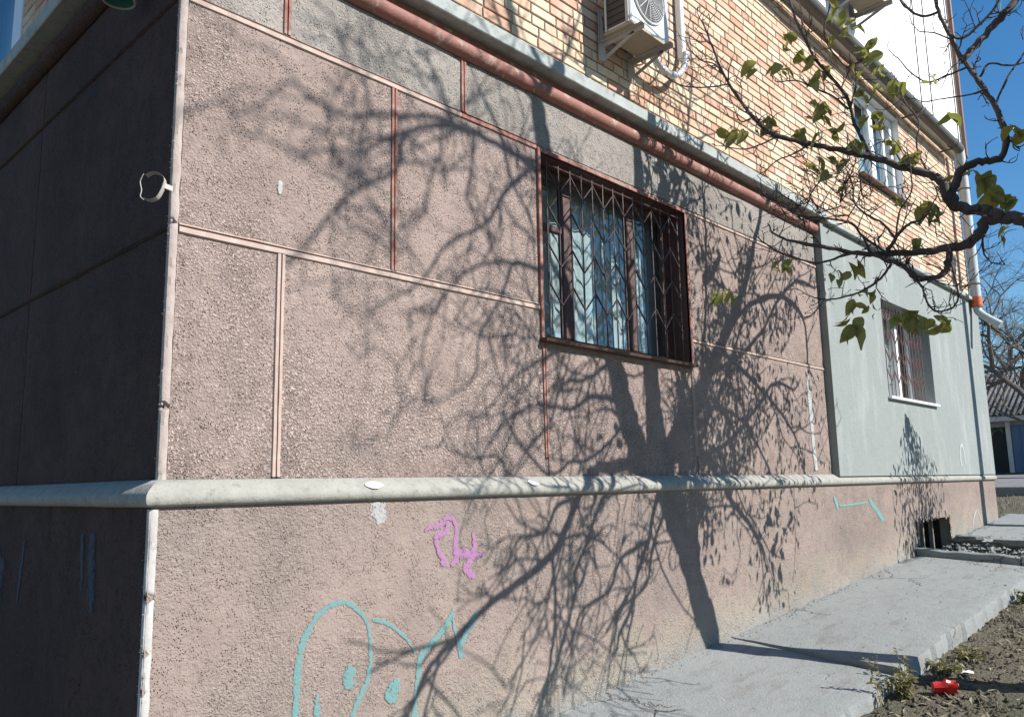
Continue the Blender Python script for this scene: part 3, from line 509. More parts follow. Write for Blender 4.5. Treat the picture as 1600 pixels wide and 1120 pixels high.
def gz(x, y):      # height of the sloping ground along the house
    xx = max(-12.0, min(27.0, x))
    return .43 + .066*xx + .05*max(-1.4, min(0, y))

# ------------------------------------------------------------------ ground
def lin(a, b, st):
    n = max(1, int(round((b-a)/st))); return [a+(b-a)*i/n for i in range(n)]
xs = [-300, -120, -50, -20] + lin(-10, 2.6, .6) + lin(2.6, 9.2, .035) + lin(9.2, 20, .15) + lin(20, 40, 1.5) + [40, 60, 100, 200, 500, 900]
ys = [-600, -200, -80, -30, -12] + lin(-8, -2.6, .5) + lin(-2.6, -1.15, .035) + lin(-1.15, 3, .2) + lin(3, 12, 1) + [12, 30, 80, 200, 600]
g = MB()
for x in xs:
    for y in ys:
        z = gz(x, y) - .13
        if 2 < x < 20 and -3.5 < y < 3:
            a = .022*noise.noise(Vector((x*3, y*3, 1))) + .012*noise.noise(Vector((x*9, y*9, 5))) + .007*noise.noise(Vector((x*24, y*24, 9)))
            z += a
            if x < 9.3: z -= .03*max(0, min(1, (-1.35-y)/.5))
        g.v.append((x, y, z))
ny = len(ys)
for i in range(len(xs)-1):
    for j in range(ny-1):
        g.f.append((i*ny+j, (i+1)*ny+j, (i+1)*ny+j+1, i*ny+j+1))
tag(g.build('ground', M['dirt'], smooth=True, normals=False), kind='structure')

def rough_slab(name, x0, x1, y0, y1, lift, thick, tilt):
    s = MB(); st = .05
    X = [x0+(x1-x0)*i/max(1, int((x1-x0)/.045)) for i in range(max(1, int((x1-x0)/.045))+1)]
    Y = [y0+(y1-y0)*i/26 for i in range(27)]
    def top(x, y):
        return gz(x, y)+lift+(tilt*y)+.006*noise.noise(Vector((x*2, y*2, 3)))+.002*noise.noise(Vector((x*11, y*11, 7)))
    rows = []; crng = random.Random(name+str(x0)); chips = [(crng.uniform(x0, x1), crng.uniform(.03, .14), crng.uniform(.015, .06)) for _ in range(int((x1-x0)*2.2))]
    for x in X:
        e = sum(dp*(1 if abs(x-cx) < w_ else 0) for cx, w_, dp in chips)*.6+.010*noise.noise(Vector((x*2.5, 0, 17)))+.016*noise.noise(Vector((x*11, 0, 21)))+.012*noise.noise(Vector((x*31, 0, 21)))
        r = []
        for j, y in enumerate(Y):
            yy = y + e*max(0, 1-j/6)
            dx = .012*noise.noise(Vector((yy*9, x, 30))) if x in (X[0], X[-1]) else 0
            zz = top(x, y)
            if j == 0: zz -= .003+.008*abs(noise.noise(Vector((x*13, 4, 2))))
            r.append(len(s.v)); s.v.append((x+dx, yy, zz))
        # skirt
        yy = y0+e-.012-.008*noise.noise(Vector((x*8, 3, 5)))
        low = len(s.v); s.v.append((x, yy, top(x, y0)-thick*.45)); low2 = len(s.v); s.v.append((x, yy+.012, top(x, y0)-thick-.1))
        rows.append([low2, low]+r)
    for a, b in zip(rows, rows[1:]):
        for k in range(len(a)-1):
            s.f.append((a[k], b[k], b[k+1], a[k+1]))
    for r in (rows[0], rows[-1]):
        base = []
        for i in r[2:]:
            v = s.v[i]; base.append(len(s.v)); s.v.append((v[0], v[1], v[2]-thick-.1))
        q = r[2:]
        for k in range(len(q)-1): s.f.append((q[k], q[k+1], base[k+1], base[k]))
    o = s.build(name, M['slab'], smooth=True, auto=22)
    return tag(o, kind='structure')
rough_slab('pavement', -8, 4.46, -1.26, -.02, .0, .14, .04)
rough_slab('pavement', 4.47, 8.86, -1.29, -.02, .004, .18, 0)
rough_slab('pavement', 10.42, 13.6, -1.6, -.02, .0, .14, 0)

# ------------------------------------------------------------------ apartment building
B = tag(empty('apartment_building', (0, 0, 0)), 'brick apartment house with brown stucco ground floor and grey rendered far end', 'building')
FX, LY = 12.75, 7.0
def sweepL(prof, x_end, y_end, which='both'):
    """profile (out, z) swept along the front face and round the corner along the side face"""
    m = MB(); k = len(prof)
    xf = [x_end]; 
    nseg = 40
    path = [('f', x_end*(1-i/nseg)) for i in range(nseg)] + [('c', 0)] + [('l', y_end*(i+1)/16) for i in range(16)]
    if which == 'front': path = path[:nseg+1]
    if which == 'side': path = path[nseg:]
    for t, q in path:
        for o, z in prof:
            w = .0022*noise.noise(Vector((q*3.1, z*7, 2 if t == 'f' else 9))) + .001*noise.noise(Vector((q*11, z*20, 2)))
            if t == 'f': m.v.append((q, -o+w, z+w*.8))
            elif t == 'c': m.v.append((-o, -o, z))
            else: m.v.append((-o+w, q, z+w))
    for i in range(len(path)-1):
        for j in range(k-1):
            a = i*k+j; m.f.append((a, a+1, a+k+1, a+k))
    if which != 'side': m.f.append(tuple(range(k)))
    return m
# core, plain backing behind panels and bricks
def holes(m, x0, x1, z0, z1, y, hs):
    """front sheet at y with rectangular holes, as a grid of quads"""
    X = sorted(set([x0, x1]+[h[0] for h in hs]+[h[1] for h in hs])); Z = sorted(set([z0, z1]+[h[2] for h in hs]+[h[3] for h in hs]))
    for a, b in zip(X, X[1:]):
        for c, d in zip(Z, Z[1:]):
            mx, mz = (a+b)/2, (c+d)/2
            if any(h[0] < mx < h[1] and h[2] < mz < h[3] for h in hs): continue
            m.quad((a, y, c), (b, y, c), (b, y, d), (a, y, d))
W1 = (2.40, 4.17, 2.86, 4.09)
W2 = (8.40, 10.15, 2.86, 4.03)
W3 = (8.35, 9.98, 5.60, 6.82)
BW = (9.02, 10.32, 1.0, 1.41)
m = MB()
holes(m, 0.012, FX, 1.7, 4.68, .012, [W1, W2])
m.quad((FX, .012, .2), (FX, LY, .2), (FX, LY, 11), (FX, .012, 11))
m.quad((.012, LY, .2), (FX, LY, .2), (FX, LY, 11), (.012, LY, 11))
m.build('wall', M['stucco'], B, normals=False)
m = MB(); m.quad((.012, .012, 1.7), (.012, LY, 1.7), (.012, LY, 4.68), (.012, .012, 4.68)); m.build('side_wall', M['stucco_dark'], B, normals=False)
m = MB()
holes(m, 0.03, FX, 4.6, 11, .03, [W3])
LW = (2.62, 4.2, 4.74, 6.2)
X = [.03, LW[0], LW[1], LY]; Z = [4.6, LW[2], LW[3], 11]
for i in range(3):
    for j in range(3):
        if (i, j) != (1, 1): m.quad((.03, X[i], Z[j]), (.03, X[i+1], Z[j]), (.03, X[i+1], Z[j+1]), (.03, X[i], Z[j+1]))
m.build('mortar_bed', M['mortar'], B, normals=False)

# plinth with the basement opening
m = MB()
PO = .045
holes(m, -PO, FX+.03, -.6, 1.86, -PO, [BW])
m.quad((FX+.03, -PO, 0), (FX+.03, LY, 0), (FX+.03, LY, 1.9), (FX+.03, -PO, 1.9))
x0, x1, z0, z1 = BW
for a, b in (((x0, z0), (x0, z1)), ((x0, z1), (x1, z1)), ((x1, z1), (x1, z0)), ((x1, z0), (x0, z0))):
    m.quad((a[0], -PO, a[1]), (b[0], -PO, b[1]), (b[0], .08, b[1]), (a[0], .08, a[1]))
m.build('plinth', M['stucco_plinth'], B, normals=False)
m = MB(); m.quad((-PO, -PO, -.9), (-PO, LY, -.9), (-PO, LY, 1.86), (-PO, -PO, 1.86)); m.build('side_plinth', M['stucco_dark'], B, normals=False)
m = MB(); m.quad((x0, .9, z0), (x1, .9, z0), (x1, .9, z1), (x0, .9, z1))
for a, b in (((x0, z0), (x0, z1)), ((x0, z1), (x1, z1)), ((x1, z1), (x1, z0)), ((x1, z0), (x0, z0))):
    m.quad((a[0], .08, a[1]), (b[0], .08, b[1]), (b[0], .9, b[1]), (a[0], .9, a[1]))
bo = m.build('basement_window', M['dark'], B, normals=False)
for q, w in ((9.33, .03), (9.70, .035), (10.08, .03)):
    m = MB(); m.box(q, q+w, .10, .15, z0-.02, z1+.02); m.build('bar', M['stucco_plinth'], bo)
# broken plaster rim of the basement opening
m = MB(); rng = random.Random(4)
for i in range(46):
    t = rng.random()*3
    if t < 1: c = (x0, z0+(z1-z0)*t)
    elif t < 2: c = (x0+(x1-x0)*(t-1), z1)
    else: c = (x1, z0+(z1-z0)*(t-2))
    r = rng.uniform(.015, .045); n0 = len(m.v)
    ps = [(c[0]+r*math.cos(a)*rng.uniform(.6, 1.3), -PO-.004-rng.uniform(0, .012), c[1]+r*math.sin(a)*rng.uniform(.6, 1.3)) for a in [k*math.pi/3 for k in range(6)]]
    m.poly(ps); m.v.append((c[0], -PO-.02, c[1])); top_i = len(m.v)-1
    m.f.pop()
    for k in range(6): m.f.append((n0+k, n0+(k+1) % 6, top_i))
tag(m.build('plaster_rim', M['stucco_plinth'], B), kind='stuff')

sweepL([(0, 1.970), (.015, 1.966), (.042, 1.946), (.070, 1.922), (.080, 1.908), (.082, 1.890), (.076, 1.872), (.062, 1.862), (.03, 1.858), (.0, 1.858)], FX+.04, LY).build('ledge', M['ledge'], B, smooth=True, auto=45)
BN = [(0, 4.482), (.016, 4.484), (.038, 4.496), (.052, 4.513), (.057, 4.536), (.052, 4.558), (.038, 4.576), (.016, 4.586), (.016, 4.64), (.0, 4.64)]
sweepL(BN, 6.80, LY, 'front').build('bullnose_moulding', M['bullnose'], B, smooth=True, auto=60)
sweepL(BN, 6.80, LY, 'side').build('bullnose_moulding', M['stucco_dark'], B, smooth=True, auto=60)
sweepL([(0, 4.628), (.118, 4.628), (.124, 4.634), (.126, 4.712), (.116, 4.722), (0, 4.752)], 6.86, LY).build('flashing', M['flashing'], B, auto=30)

# stucco panels, each its own slab with soft edges
def panel(a0, a1, z0, z1, mat, side=False):
    m = MB(); b = .006
    seg = max(2, int((a1-a0)/.08)); sz = max(2, int((z1-z0)/.08))
    def P(u, v, d):
        return (d, u, v) if side else (u, d, v)
    idx = []
    for i in range(seg+1):
        r = []
        for j in range(sz+1):
            u = a0+(a1-a0)*i/seg; v = z0+(z1-z0)*j/sz
            edge = i in (0, seg) or j in (0, sz)
            d = .004*noise.noise(Vector((u*2.2, v*2.2, 5 if side else 1)))+.0015*noise.noise(Vector((u*9, v*9, 3)))
            if edge: d += .007
            r.append(len(m.v)); m.v.append(P(u, v, d))
        idx.append(r)
    for i in range(seg):
        for j in range(sz):
            m.f.append((idx[i][j], idx[i+1][j], idx[i+1][j+1], idx[i][j+1]))
    ring = [idx[i][0] for i in range(seg+1)]+[idx[seg][j] for j in range(1, sz+1)]+[idx[i][sz] for i in range(seg-1, -1, -1)]+[idx[0][j] for j in range(sz-1, 0, -1)]
    back = []
    for i in ring:
        v = m.v[i]; back.append(len(m.v)); m.v.append((.02, v[1], v[2]) if side else (v[0], .02, v[2]))
    for k in range(len(ring)):
        q = (k+1) % len(ring); m.f.append((ring[k], ring[q], back[q], back[k]))
    return m.build('panel', mat, B, smooth=True, auto=50)
G1, G2, VT, LT, GX = 4.122, 3.042, 4.490, 1.968, 6.78
hw = .021
for a, b in ((.034, .527-hw), (.527+hw, 1.722-hw), (1.722+hw, GX)): panel(a, b, G1+hw, VT, M['stucco_grey'])
panel(.034, 1.197-hw, G2+hw, G1-hw, M['stucco'])
panel(1.197+hw, W1[0]-.03, G2+hw, G1-hw, M['stucco'])
panel(W1[1]+.03, GX, G2+hw, G1-hw, M['stucco'])
panel(.034, .527-hw, LT, G2-hw, M['stucco'])
panel(.527+hw, 2.405-hw, LT, G2-hw, M['stucco'])
panel(2.405+hw, 4.185-hw, LT, 2.815, M['stucco'])
panel(4.185+hw, GX, LT, G2-hw, M['stucco'])
for a, b in ((.03, 1.915), (1.925, 4.2), (4.21, LY)):
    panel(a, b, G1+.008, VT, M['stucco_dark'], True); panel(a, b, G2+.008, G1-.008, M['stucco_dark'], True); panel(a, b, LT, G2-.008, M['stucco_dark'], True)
# painted joint bands: two flat lips with a narrow channel between
def joint(p, q, mat, w=hw, side=False):
    m = MB(); p = Vector(p); q = Vector(q); L = (q-p).length; n = max(2, int(L/.07)); d = (q-p).normalized()
    vert = abs(d.z) > .5
    if vert: pts = [(-w-.002, .010), (-w+.002, -.003), (-.004, -.004), (-.0025, .010), (.0025, .010), (.004, -.004), (w-.002, -.003), (w+.002, .010)]
    else: pts = [(-w-.002, .010), (-w+.003, -.003), (w*.25, -.002), (w*.32, .004), (w*.36, .013), (w*.62, .013), (w*.68, -.003), (w+.002, .008)]
    k = len(pts)
    for i in range(n+1):
        c = p.lerp(q, i/n)
        for j, (s, o) in enumerate(pts):
            s2 = s + .0018*noise.noise(Vector((i*.9, j*.2, c.z+c.x))); o2 = o+.001*noise.noise(Vector((i*.7, j, c.x*3)))
            if side: m.v.append((c.x+o2, c.y+(s2 if vert else 0), c.z+(0 if vert else s2)))
            else: m.v.append((c.x+(s2 if vert else 0), c.y+o2, c.z+(0 if vert else s2)))
    for i in range(n):
        for j in range(k-1): m.f.append((i*k+j, i*k+j+1, (i+1)*k+j+1, (i+1)*k+j))
    return m.build('joint_band', mat, B, smooth=True, auto=35)
joint((.034, 0, G1), (1.70, 0, G1), M['trim_pale']); joint((1.70, 0, G1), (W1[0]-.03, 0, G1), M['trim_red'])
joint((W1[1]+.03, 0, G1), (GX, 0, G1), M['trim_pale'], .016)
joint((.034, 0, G2), (W1[0]-.032, 0, G2), M['trim_pale']); joint((W1[1]+.032, 0, G2), (GX, 0, G2), M['trim_pale'], .016)
joint((.527, 0, G1+hw), (.527, 0, VT), M['trim_red']); joint((1.722, 0, G1+hw), (1.722, 0, VT), M['trim_red'])
joint((1.197, 0, G2+hw), (1.197, 0, G1-hw), M['trim_red'], .02)
joint((.527, 0, LT+.01), (.527, 0, G2-hw), M['trim_pale'])
joint((2.405, 0, LT+.12), (2.405, 0, 2.815), M['trim_red'], .019); joint((4.185, 0, LT+.15), (4.185, 0, 2.815), M['trim_pale'], .012)
joint((0, .03, G1), (0, LY, G1), M['stucco_dark'], .007, True); joint((0, .03, G2), (0, LY, G2), M['stucco_dark'], .007, True)
# smooth lime band at the corner, chipped on its arris
def corner_band(z0, z1, off, mat, name, w=.030):
    m = MB(); n = int((z1-z0)/.012); rng = random.Random(name+str(z0)); nv = 5
    chips = [(rng.uniform(z0, z1), rng.uniform(.005, .014), rng.uniform(.003, .012)) for _ in range(5)] + [(2.27, .022, .028), (1.51, .02, .026), (1.30, .012, .014), (3.06, .016, .02)]
    for i in range(n+1):
        z = z0+(z1-z0)*i/n
        e = .0018*noise.noise(Vector((z*9, off*50, 1)))+.0014*noise.noise(Vector((z*44, 2, off)))
        c = sum(dp*max(0, 1-abs(z-cz)/h) for cz, h, dp in chips)
        a = min(.03, c)
        ww = w+.004*noise.noise(Vector((z*12, 7, 1)))
        m.v += [(-off+ww, -off+.012, z), (-off+ww-.003, -off-.004+e*.3, z), (-off+.008+a, -off-.005+e*.5+a*.3, z), (-off-.004+e+a, -off+.004+a*.6, z), (-off-.003+e*2, -off+.03+e*4, z), (-off+.01, -off+.034+e*3, z)]
    for i in range(n):
        for j in range(5): m.f.append((i*6+j, i*6+j+1, (i+1)*6+j+1, (i+1)*6+j))
    m.build(name, mat, B, smooth=True, auto=40)
corner_band(LT, 4.48, 0, M['corner'], 'corner_band')
corner_band(-.4, 1.852, PO, M['corner_white'], 'corner_band', .03)
# crumbs of plaster standing out along the arris of the side face
m = MB(); rng = random.Random(3)
for i in range(900):
    zz = rng.uniform(.3, 4.45); off = 0 if zz > 1.98 else PO
    if 1.83 < zz <= 1.99: continue
    y = -off + abs(rng.gauss(0, .018))+.004; h = rng.uniform(.002, .007)*(1.9 if rng.random() < .12 else 1); r = rng.uniform(.0015, .006)
    b = len(m.v)
    for k in range(5):
        a = k*2*math.pi/5+rng.random(); m.v.append((-off+.004, y+r*math.cos(a), zz+r*1.4*math.sin(a)))
    m.v.append((-off-h, y+rng.uniform(-.004, .002), zz+rng.uniform(-.003, .003)))
    for k in range(5): m.f.append((b+k, b+(k+1) % 5, b+5))
tag(m.build('plaster_crumbs', M['corner'], B), kind='stuff')

# ------------------------------------------------------------------ bricks
COURSE, LEN, HEAD = .0785, .25, .12
def brick_mesh(L, seed, hgt=.066):
    rng = random.Random(seed); m = MB(); c = .004; d = .06
    j = lambda: rng.uniform(-.0012, .0012)
    A = [(0, 0), (L, 0), (L, hgt), (0, hgt)]
    I = [(c, c), (L-c, c), (L-c, hgt-c), (c, hgt-c)]
    v = [(x+j(), 0+c, z+j()) for x, z in A]+[(x+j(), j()*1.2, z+j()) for x, z in I]+[(x, d, z) for x, z in A]
    m.v = v
    for k in range(4):
        q = (k+1) % 4
        m.f += [(k, q, 4+q, 4+k), (8+k, 8+q, q, k)]
    m.f.append((4, 5, 6, 7))
    return m
spots = []      # face, start, z, length
def courses(face, a0, a1, z0, z1, hole, seed):
    rng = random.Random(seed); k = 0; z = z0
    while z < z1:
        a = a0 - ((.0, .131, .06, .19)[k % 4]) + rng.uniform(-.01, .01)
        head_row = (k % 6 == 4)
        while a < a1:
            L = HEAD if (head_row or rng.random() < .09) else LEN
            s, e = max(a, a0), min(a+L, a1)
            h0, h1, hz0, hz1 = hole
            segs = [(s, e)]
            if z+.066 > hz0 and z < hz1 and e > h0 and s < h1:
                segs = [(s, min(e, h0-.006)), (max(s, h1+.006), e)]
            for s, e in segs:
                if e-s > .035: spots.append((face, s, z+rng.uniform(-.001, .001), e-s))
            a += L+.012
        z += COURSE; k += 1
courses('f', .02, FX-.02, 4.70, 7.06, W3, 5)
courses('l', .13, 5.2, 4.70, 7.06, LW, 6)
def bspot(t):
    f, a, z, L = t
    c = (a+L/2, 0, z+.033) if f == 'f' else (0, a+L/2, z+.033)
    p = project(c)
    if p is None or not (-20 < p[0] < 1620 and -15 < p[1] < 900): return 0
    q = project((a, 0, z) if f == 'f' else (0, a, z)); r = project((a+L, 0, z+.066) if f == 'f' else (0, a+L, z+.066)); s = project((a, 0, z+.066) if f == 'f' else (0, a, z+.066))
    return abs((r[0]-q[0])*(s[1]-q[1])-(r[1]-q[1])*(s[0]-q[0]))
sc = sorted(range(len(spots)), key=lambda i: -bspot(spots[i]))
near = set(sc[:300])
stock = {}
rest = MB(); rng = random.Random(8)
for i, (f, a, z, L) in enumerate(spots):
    dep = .018+rng.uniform(-.002, .003)
    if i in near:
        key = (round(L, 2), rng.randrange(4))
        if key not in stock:
            stock[key] = brick_mesh(key[0], str(key)).mesh('brick', M['brick'])
        if f == 'f': place('brick', stock[key], B, (a, dep, z), scale=(L/key[0], 1, 1))
        else: place('brick', stock[key], B, (dep, a+L, z), rot=(0, 0, -math.pi/2), scale=(L/key[0], 1, 1))
    else:
        t = brick_mesh(L, i); n0 = len(rest.v)
        for x, y, zz in t.v:
            rest.v.append((a+x, dep+y, z+zz) if f == 'f' else (dep+y, a+L-x, z+zz))
        rest.f += [tuple(n0+k for k in q) for q in t.f]
tag(rest.build('far_bricks', M['brick'], B, normals=False), kind='stuff')

# ------------------------------------------------------------------ upper white render and grey end
m = MB()
ZW, YW = 7.10, -.10
m.quad((-.05, YW, ZW), (FX, YW, ZW), (FX, YW, 11), (-.05, YW, 11)); m.quad((-.05, YW, ZW), (FX, YW, ZW), (FX, .05, ZW), (-.05, .05, ZW))
m.quad((-.05, YW, ZW), (-.05, LY, ZW), (-.05, LY, 11), (-.05, YW, 11)); m.quad((FX, YW, ZW), (FX, .05, ZW), (FX, .05, 11), (FX, YW, 11))
m.quad((-.05, YW, 11), (FX, YW, 11), (FX, LY, 11), (-.05, LY, 11))
m.build('white_render', M['whitewall'], B, normals=False)
m = MB(); GY = -.07
holes(m, GX, FX+.03, LT-.02, 4.60, GY, [W2])
n_ = 40
for i in range(n_):
    za, zb = LT-.02+(4.62-LT)*i/n_, LT-.02+(4.62-LT)*(i+1)/n_
    ea = .006*noise.noise(Vector((za*8, 0, 0))); eb = .006*noise.noise(Vector((zb*8, 0, 0)))
    m.quad((GX, GY, za), (GX, GY, zb), (GX+eb-.004, .013, zb), (GX+ea-.004, .013, za))
m.quad((FX+.03, GY, LT), (FX+.03, .3, LT), (FX+.03, .3, 4.6), (FX+.03, GY, 4.6)); m.quad((GX, GY, 4.60), (FX+.03, GY, 4.60), (FX+.03, .03, 4.62), (GX, .03, 4.62))
x0, x1, z0, z1 = W2
for a, b in (((x0, z0), (x0, z1)), ((x0, z1), (x1, z1)), ((x1, z1), (x1, z0)), ((x1, z0), (x0, z0))):
    m.quad((a[0], GY, a[1]), (b[0], GY, b[1]), (b[0], .25, b[1]), (a[0], .25, a[1]))
m.build('grey_render', M['greywall'], B, normals=False)
m = MB(); m.box(6.87, FX+.06, -.125, .02, 4.605, 4.66, .008); m.build('flashing', M['flashing'], B)

# ------------------------------------------------------------------ windows
def bars(win, x0, x1, z0, z1, y, n, mat, rows=4, cd=.135):
    sp = (x1-x0)/(n-1); t = .0058
    mv = MB(); mv.tube([(0, 0, z0-.01), (0, 0, z1-.01)], t, 6); mv = mv.mesh('bar', mat)
    for i in range(n): place('bar', mv, win, (x0+sp*i, y, 0))
    mh = MB(); mh.tube([(x0-.02, 0, 0), (x1+.02, 0, 0)], t, 6); mh = mh.mesh('rail', mat)
    for z in (z1-.045,): place('rail', mh, win, (0, y, z))
    md = MB(); md.beam((0, 0, 0), (sp, 0, -cd), .006, .012, (0, 1, 0)); md = md.mesh('chevron_bar', mat)
    mu = MB(); mu.beam((0, 0, -cd), (sp, 0, 0), .006, .012, (0, 1, 0)); mu = mu.mesh('chevron_bar', mat)
    rs = (z1-z0-.17)/rows
    for r in range(rows):
        zz = z1-.075-rs*r
        for i in range(n-1):
            place('chevron_bar', md if i % 2 == 0 else mu, win, (x0+sp*i, y-.004, zz))
def curtain(win, x0, x1, z0, z1, y, mat, amp=.012, freq=26, seed=0):
    m = MB(); n = int((x1-x0)/.012)
    for i in range(n+1):
        x = x0+(x1-x0)*i/n; ph = noise.noise(Vector((x*3, seed, 0)))*5
        for j in range(5):
            z = z0+(z1-z0)*j/4
            m.v.append((x, y+amp*math.sin(x*freq+ph)+.006*math.sin(x*71+j), z))
    for i in range(n):
        for j in range(4): m.f.append((i*5+j, (i+1)*5+j, (i+1)*5+j+1, i*5+j+1))
    return m.build('curtain', mat, win, smooth=True, normals=False)
# barred wooden window
x0, x1, z0, z1 = W1
f = MB(); ya, yb = .165, .215
f.box(x0, x0+.055, ya, yb, z0, z1, .004); f.box(x1-.07, x1, ya, yb, z0, z1, .004)
f.box(x0+.056, x1-.071, ya+.001, yb, z1-.06, z1, .004); f.box(x0+.056, x1-.071, ya+.001, yb, z0, z0+.05, .004)
f.box(2.815, 2.915, ya-.002, yb-.002, z0+.051, z1-.061, .006); f.box(3.60, 3.68, ya-.002, yb-.002, z0+.051, z1-.061, .006)
f.box(x0+.056, 2.814, ya+.004, yb-.004, 3.655, 3.70, .004)
win = f.build('window', M['wood_red'], B, auto=30)
tag(win, 'wooden window with rusty chevron bars')
for a, b, c, d in ((x0+.055, 2.815, z0+.05, 3.655), (x0+.055, 2.815, 3.70, z1-.06), (2.915, 3.60, z0+.05, z1-.06), (3.68, x1-.07, z0+.05, z1-.06)):
    m = MB(); m.quad((a, .188, c), (b, .188, c), (b, .188, d), (a, .188, d)); m.build('pane', M['glass_dirty'], win, normals=False)
curtain(win, x0-.3, 2.62, z0-.1, z1+.1, .30, M['curtain_white'], .015, 30, 1)
curtain(win, 2.66, x1+.3, z0-.1, z1+.1, .34, M['curtain'], .004, 11, 2)
m = MB()
for a, b in (((x0, z0), (x0, z1)), ((x0, z1), (x1, z1)), ((x1, z1), (x1, z0)), ((x1, z0), (x0, z0))):
    m.quad((a[0], -.004, a[1]), (b[0], -.004, b[1]), (b[0], .22, b[1]), (a[0], .22, a[1]))
m.build('reveal', M['reveal'], win, normals=False)
m = MB(); m.box(x0-.8, x1+.8, 1.0, 1.05, z0-.5, z1+.4); m.build('room', M['dark'], win)
m = MB(); t = .028
m.box(x0-t, x0, -.012, .012, z0-.03, z1+t, .003); m.box(x1, x1+t, -.012, .012, z0-.03, z1+t, .003); m.box(x0+.001, x1-.001, -.013, .012, z1, z1+t-.002, .003)
m.build('surround', M['trim_red'], win)
m = MB(); m.v += [(x0-.035, -.055, 2.815), (x1+.02, -.055, 2.815), (x1+.02, -.06, 2.832), (x0-.035, -.06, 2.832), (x0-.035, .165, 2.815), (x1+.02, .165, 2.815), (x1+.02, .165, 2.872), (x0-.035, .165, 2.872)]
m.f += [(0, 1, 2, 3), (3, 2, 6, 7), (0, 3, 7, 4), (1, 5, 6, 2), (0, 4, 5, 1)]
m.build('sill', M['sill_brown'], win)
bars(win, x0+.10, x1-.06, z0+.01, z1, .03, 14, M['bar'])
# white window in the grey end
x0, x1, z0, z1 = W2
f = MB(); ya, yb = .18, .24
f.box(x0, x0+.07, ya, yb, z0, z1, .004); f.box(x1-.07, x1, ya, yb, z0, z1, .004); f.box(x0+.071, x1-.071, ya, yb, z1-.07, z1, .004); f.box(x0+.071, x1-.071, ya, yb, z0, z0+.07, .004)
f.box(9.0, 9.07, ya-.002, yb, z0+.071, z1-.071, .004); f.box(9.52, 9.62, ya-.012, yb, z0+.071, z1-.071, .004)
win2 = f.build('window', M['pvc'], B, auto=30)
tag(win2, 'white framed window behind red chevron bars')
for a, b in ((x0+.07, 9.0), (9.07, 9.52), (9.62, x1-.07)):
    m = MB(); m.quad((a, .208, z0+.07), (b, .208, z0+.07), (b, .208, z1-.07), (a, .208, z1-.07)); m.build('pane', M['glass'], win2, normals=False)
curtain(win2, x0-.3, x1+.3, z0-.1, z1+.1, .36, M['curtain_white'], .02, 24, 4)
m = MB(); m.box(x0-.03, x1+.03, -.115, .18, z0-.028, z0+.004, .004); m.build('sill', M['pvc'], win2)
m = MB(); m.box(x0-.8, x1+.8, 1.0, 1.05, z0-.5, z1+.4); m.build('room', M['dark'], win2)
bars(win2, x0+.07, x1-.07, z0+.012, z1, .03, 14, M['bar_red'])
# upper white window in the brickwork
x0, x1, z0, z1 = W3
f = MB(); ya, yb = .10, .17
f.box(x0, x0+.10, ya, yb, z0, z1, .006); f.box(x1-.10, x1, ya, yb, z0, z1, .006); f.box(x0+.101, x1-.101, ya, yb, z1-.10, z1, .006); f.box(x0+.101, x1-.101, ya, yb, z0, z0+.10, .006)
f.box(9.05, 9.20, ya-.006, yb, z0+.101, z1-.101, .006); f.box(9.55, 9.62, ya-.004, yb, z0+.101, z1-.101, .006)
win3 = f.build('window', M['pvc'], B, auto=30)
tag(win3, 'upper white window set in the brickwork')
for a, b in ((x0+.10, 9.05), (9.20, 9.55), (9.62, x1-.10)):
    m = MB(); m.quad((a, .133, z0+.10), (b, .133, z0+.10), (b, .133, z1-.10), (a, .133, z1-.10)); m.build('pane', M['glass'], win3, normals=False)
curtain(win3, x0-.3, x1+.3, z0-.1, z1+.1, .32, M['curtain'], .02, 20, 5)
m = MB()
for a, b in (((x0, z0), (x0, z1)), ((x0, z1), (x1, z1)), ((x1, z1), (x1, z0)), ((x1, z0), (x0, z0))):
    m.quad((a[0], .014, a[1]), (b[0], .014, b[1]), (b[0], .2, b[1]), (a[0], .2, a[1]))
m.build('reveal', M['whitewall'], win3, normals=False)
m = MB(); m.box(x0-.8, x1+.8, 1.0, 1.05, z0-.5, z1+.4); m.build('room', M['dark'], win3)
m = MB(); m.box(x0-.04, x1+.04, -.06, .10, z0-.03, z0, .004); m.build('sill', M['pipe_brown'], win3)
# window on the shaded side face
y0, y1, z0, z1 = LW
f = MB(); xa, xb = .05, .11
f.box(xa, xb, y0, y0+.10, z0, z1, .006); f.box(xa, xb, y1-.09, y1, z0, z1, .006); f.box(xa, xb, y0+.091, y1-.091, z0, z0+.09, .006); f.box(xa, xb, y0+.091, y1-.091, z1-.09, z1, .006)
f.box(xa-.012, xb, y0+.112, y0+.24, z0+.091, z1-.091, .006); f.box(xa-.006, xb, y0+.26, y0+.34, z0+.091, z1-.091, .006)
win4 = f.build('window', M['pvc'], B, auto=30)
tag(win4, 'white window on the shaded side face')
m = MB(); m.quad((.08, y0+.34, z0+.09), (.08, y0+.19, z1-.09), (.08, y1-.09, z1-.09), (.08, y1-.09, z0+.09)); m.build('pane', M['glass'], win4, normals=False)
m = MB(); m.quad((.08, y0+.09, z0+.09), (.08, y0+.09, z1-.09), (.08, y0+.13, z1-.09), (.08, y0+.13, z0+.09)); m.build('pane', M['glass'], win4, normals=False)
m = MB()
for a, b in (((y0, z0), (y0, z1)), ((y0, z1), (y1, z1)), ((y1, z1), (y1, z0)), ((y1, z0), (y0, z0))):
    m.quad((.014, a[0], a[1]), (.014, b[0], b[1]), (.13, b[0], b[1]), (.13, a[0], a[1]))
m.build('reveal', M['whitewall'], win4, normals=False)
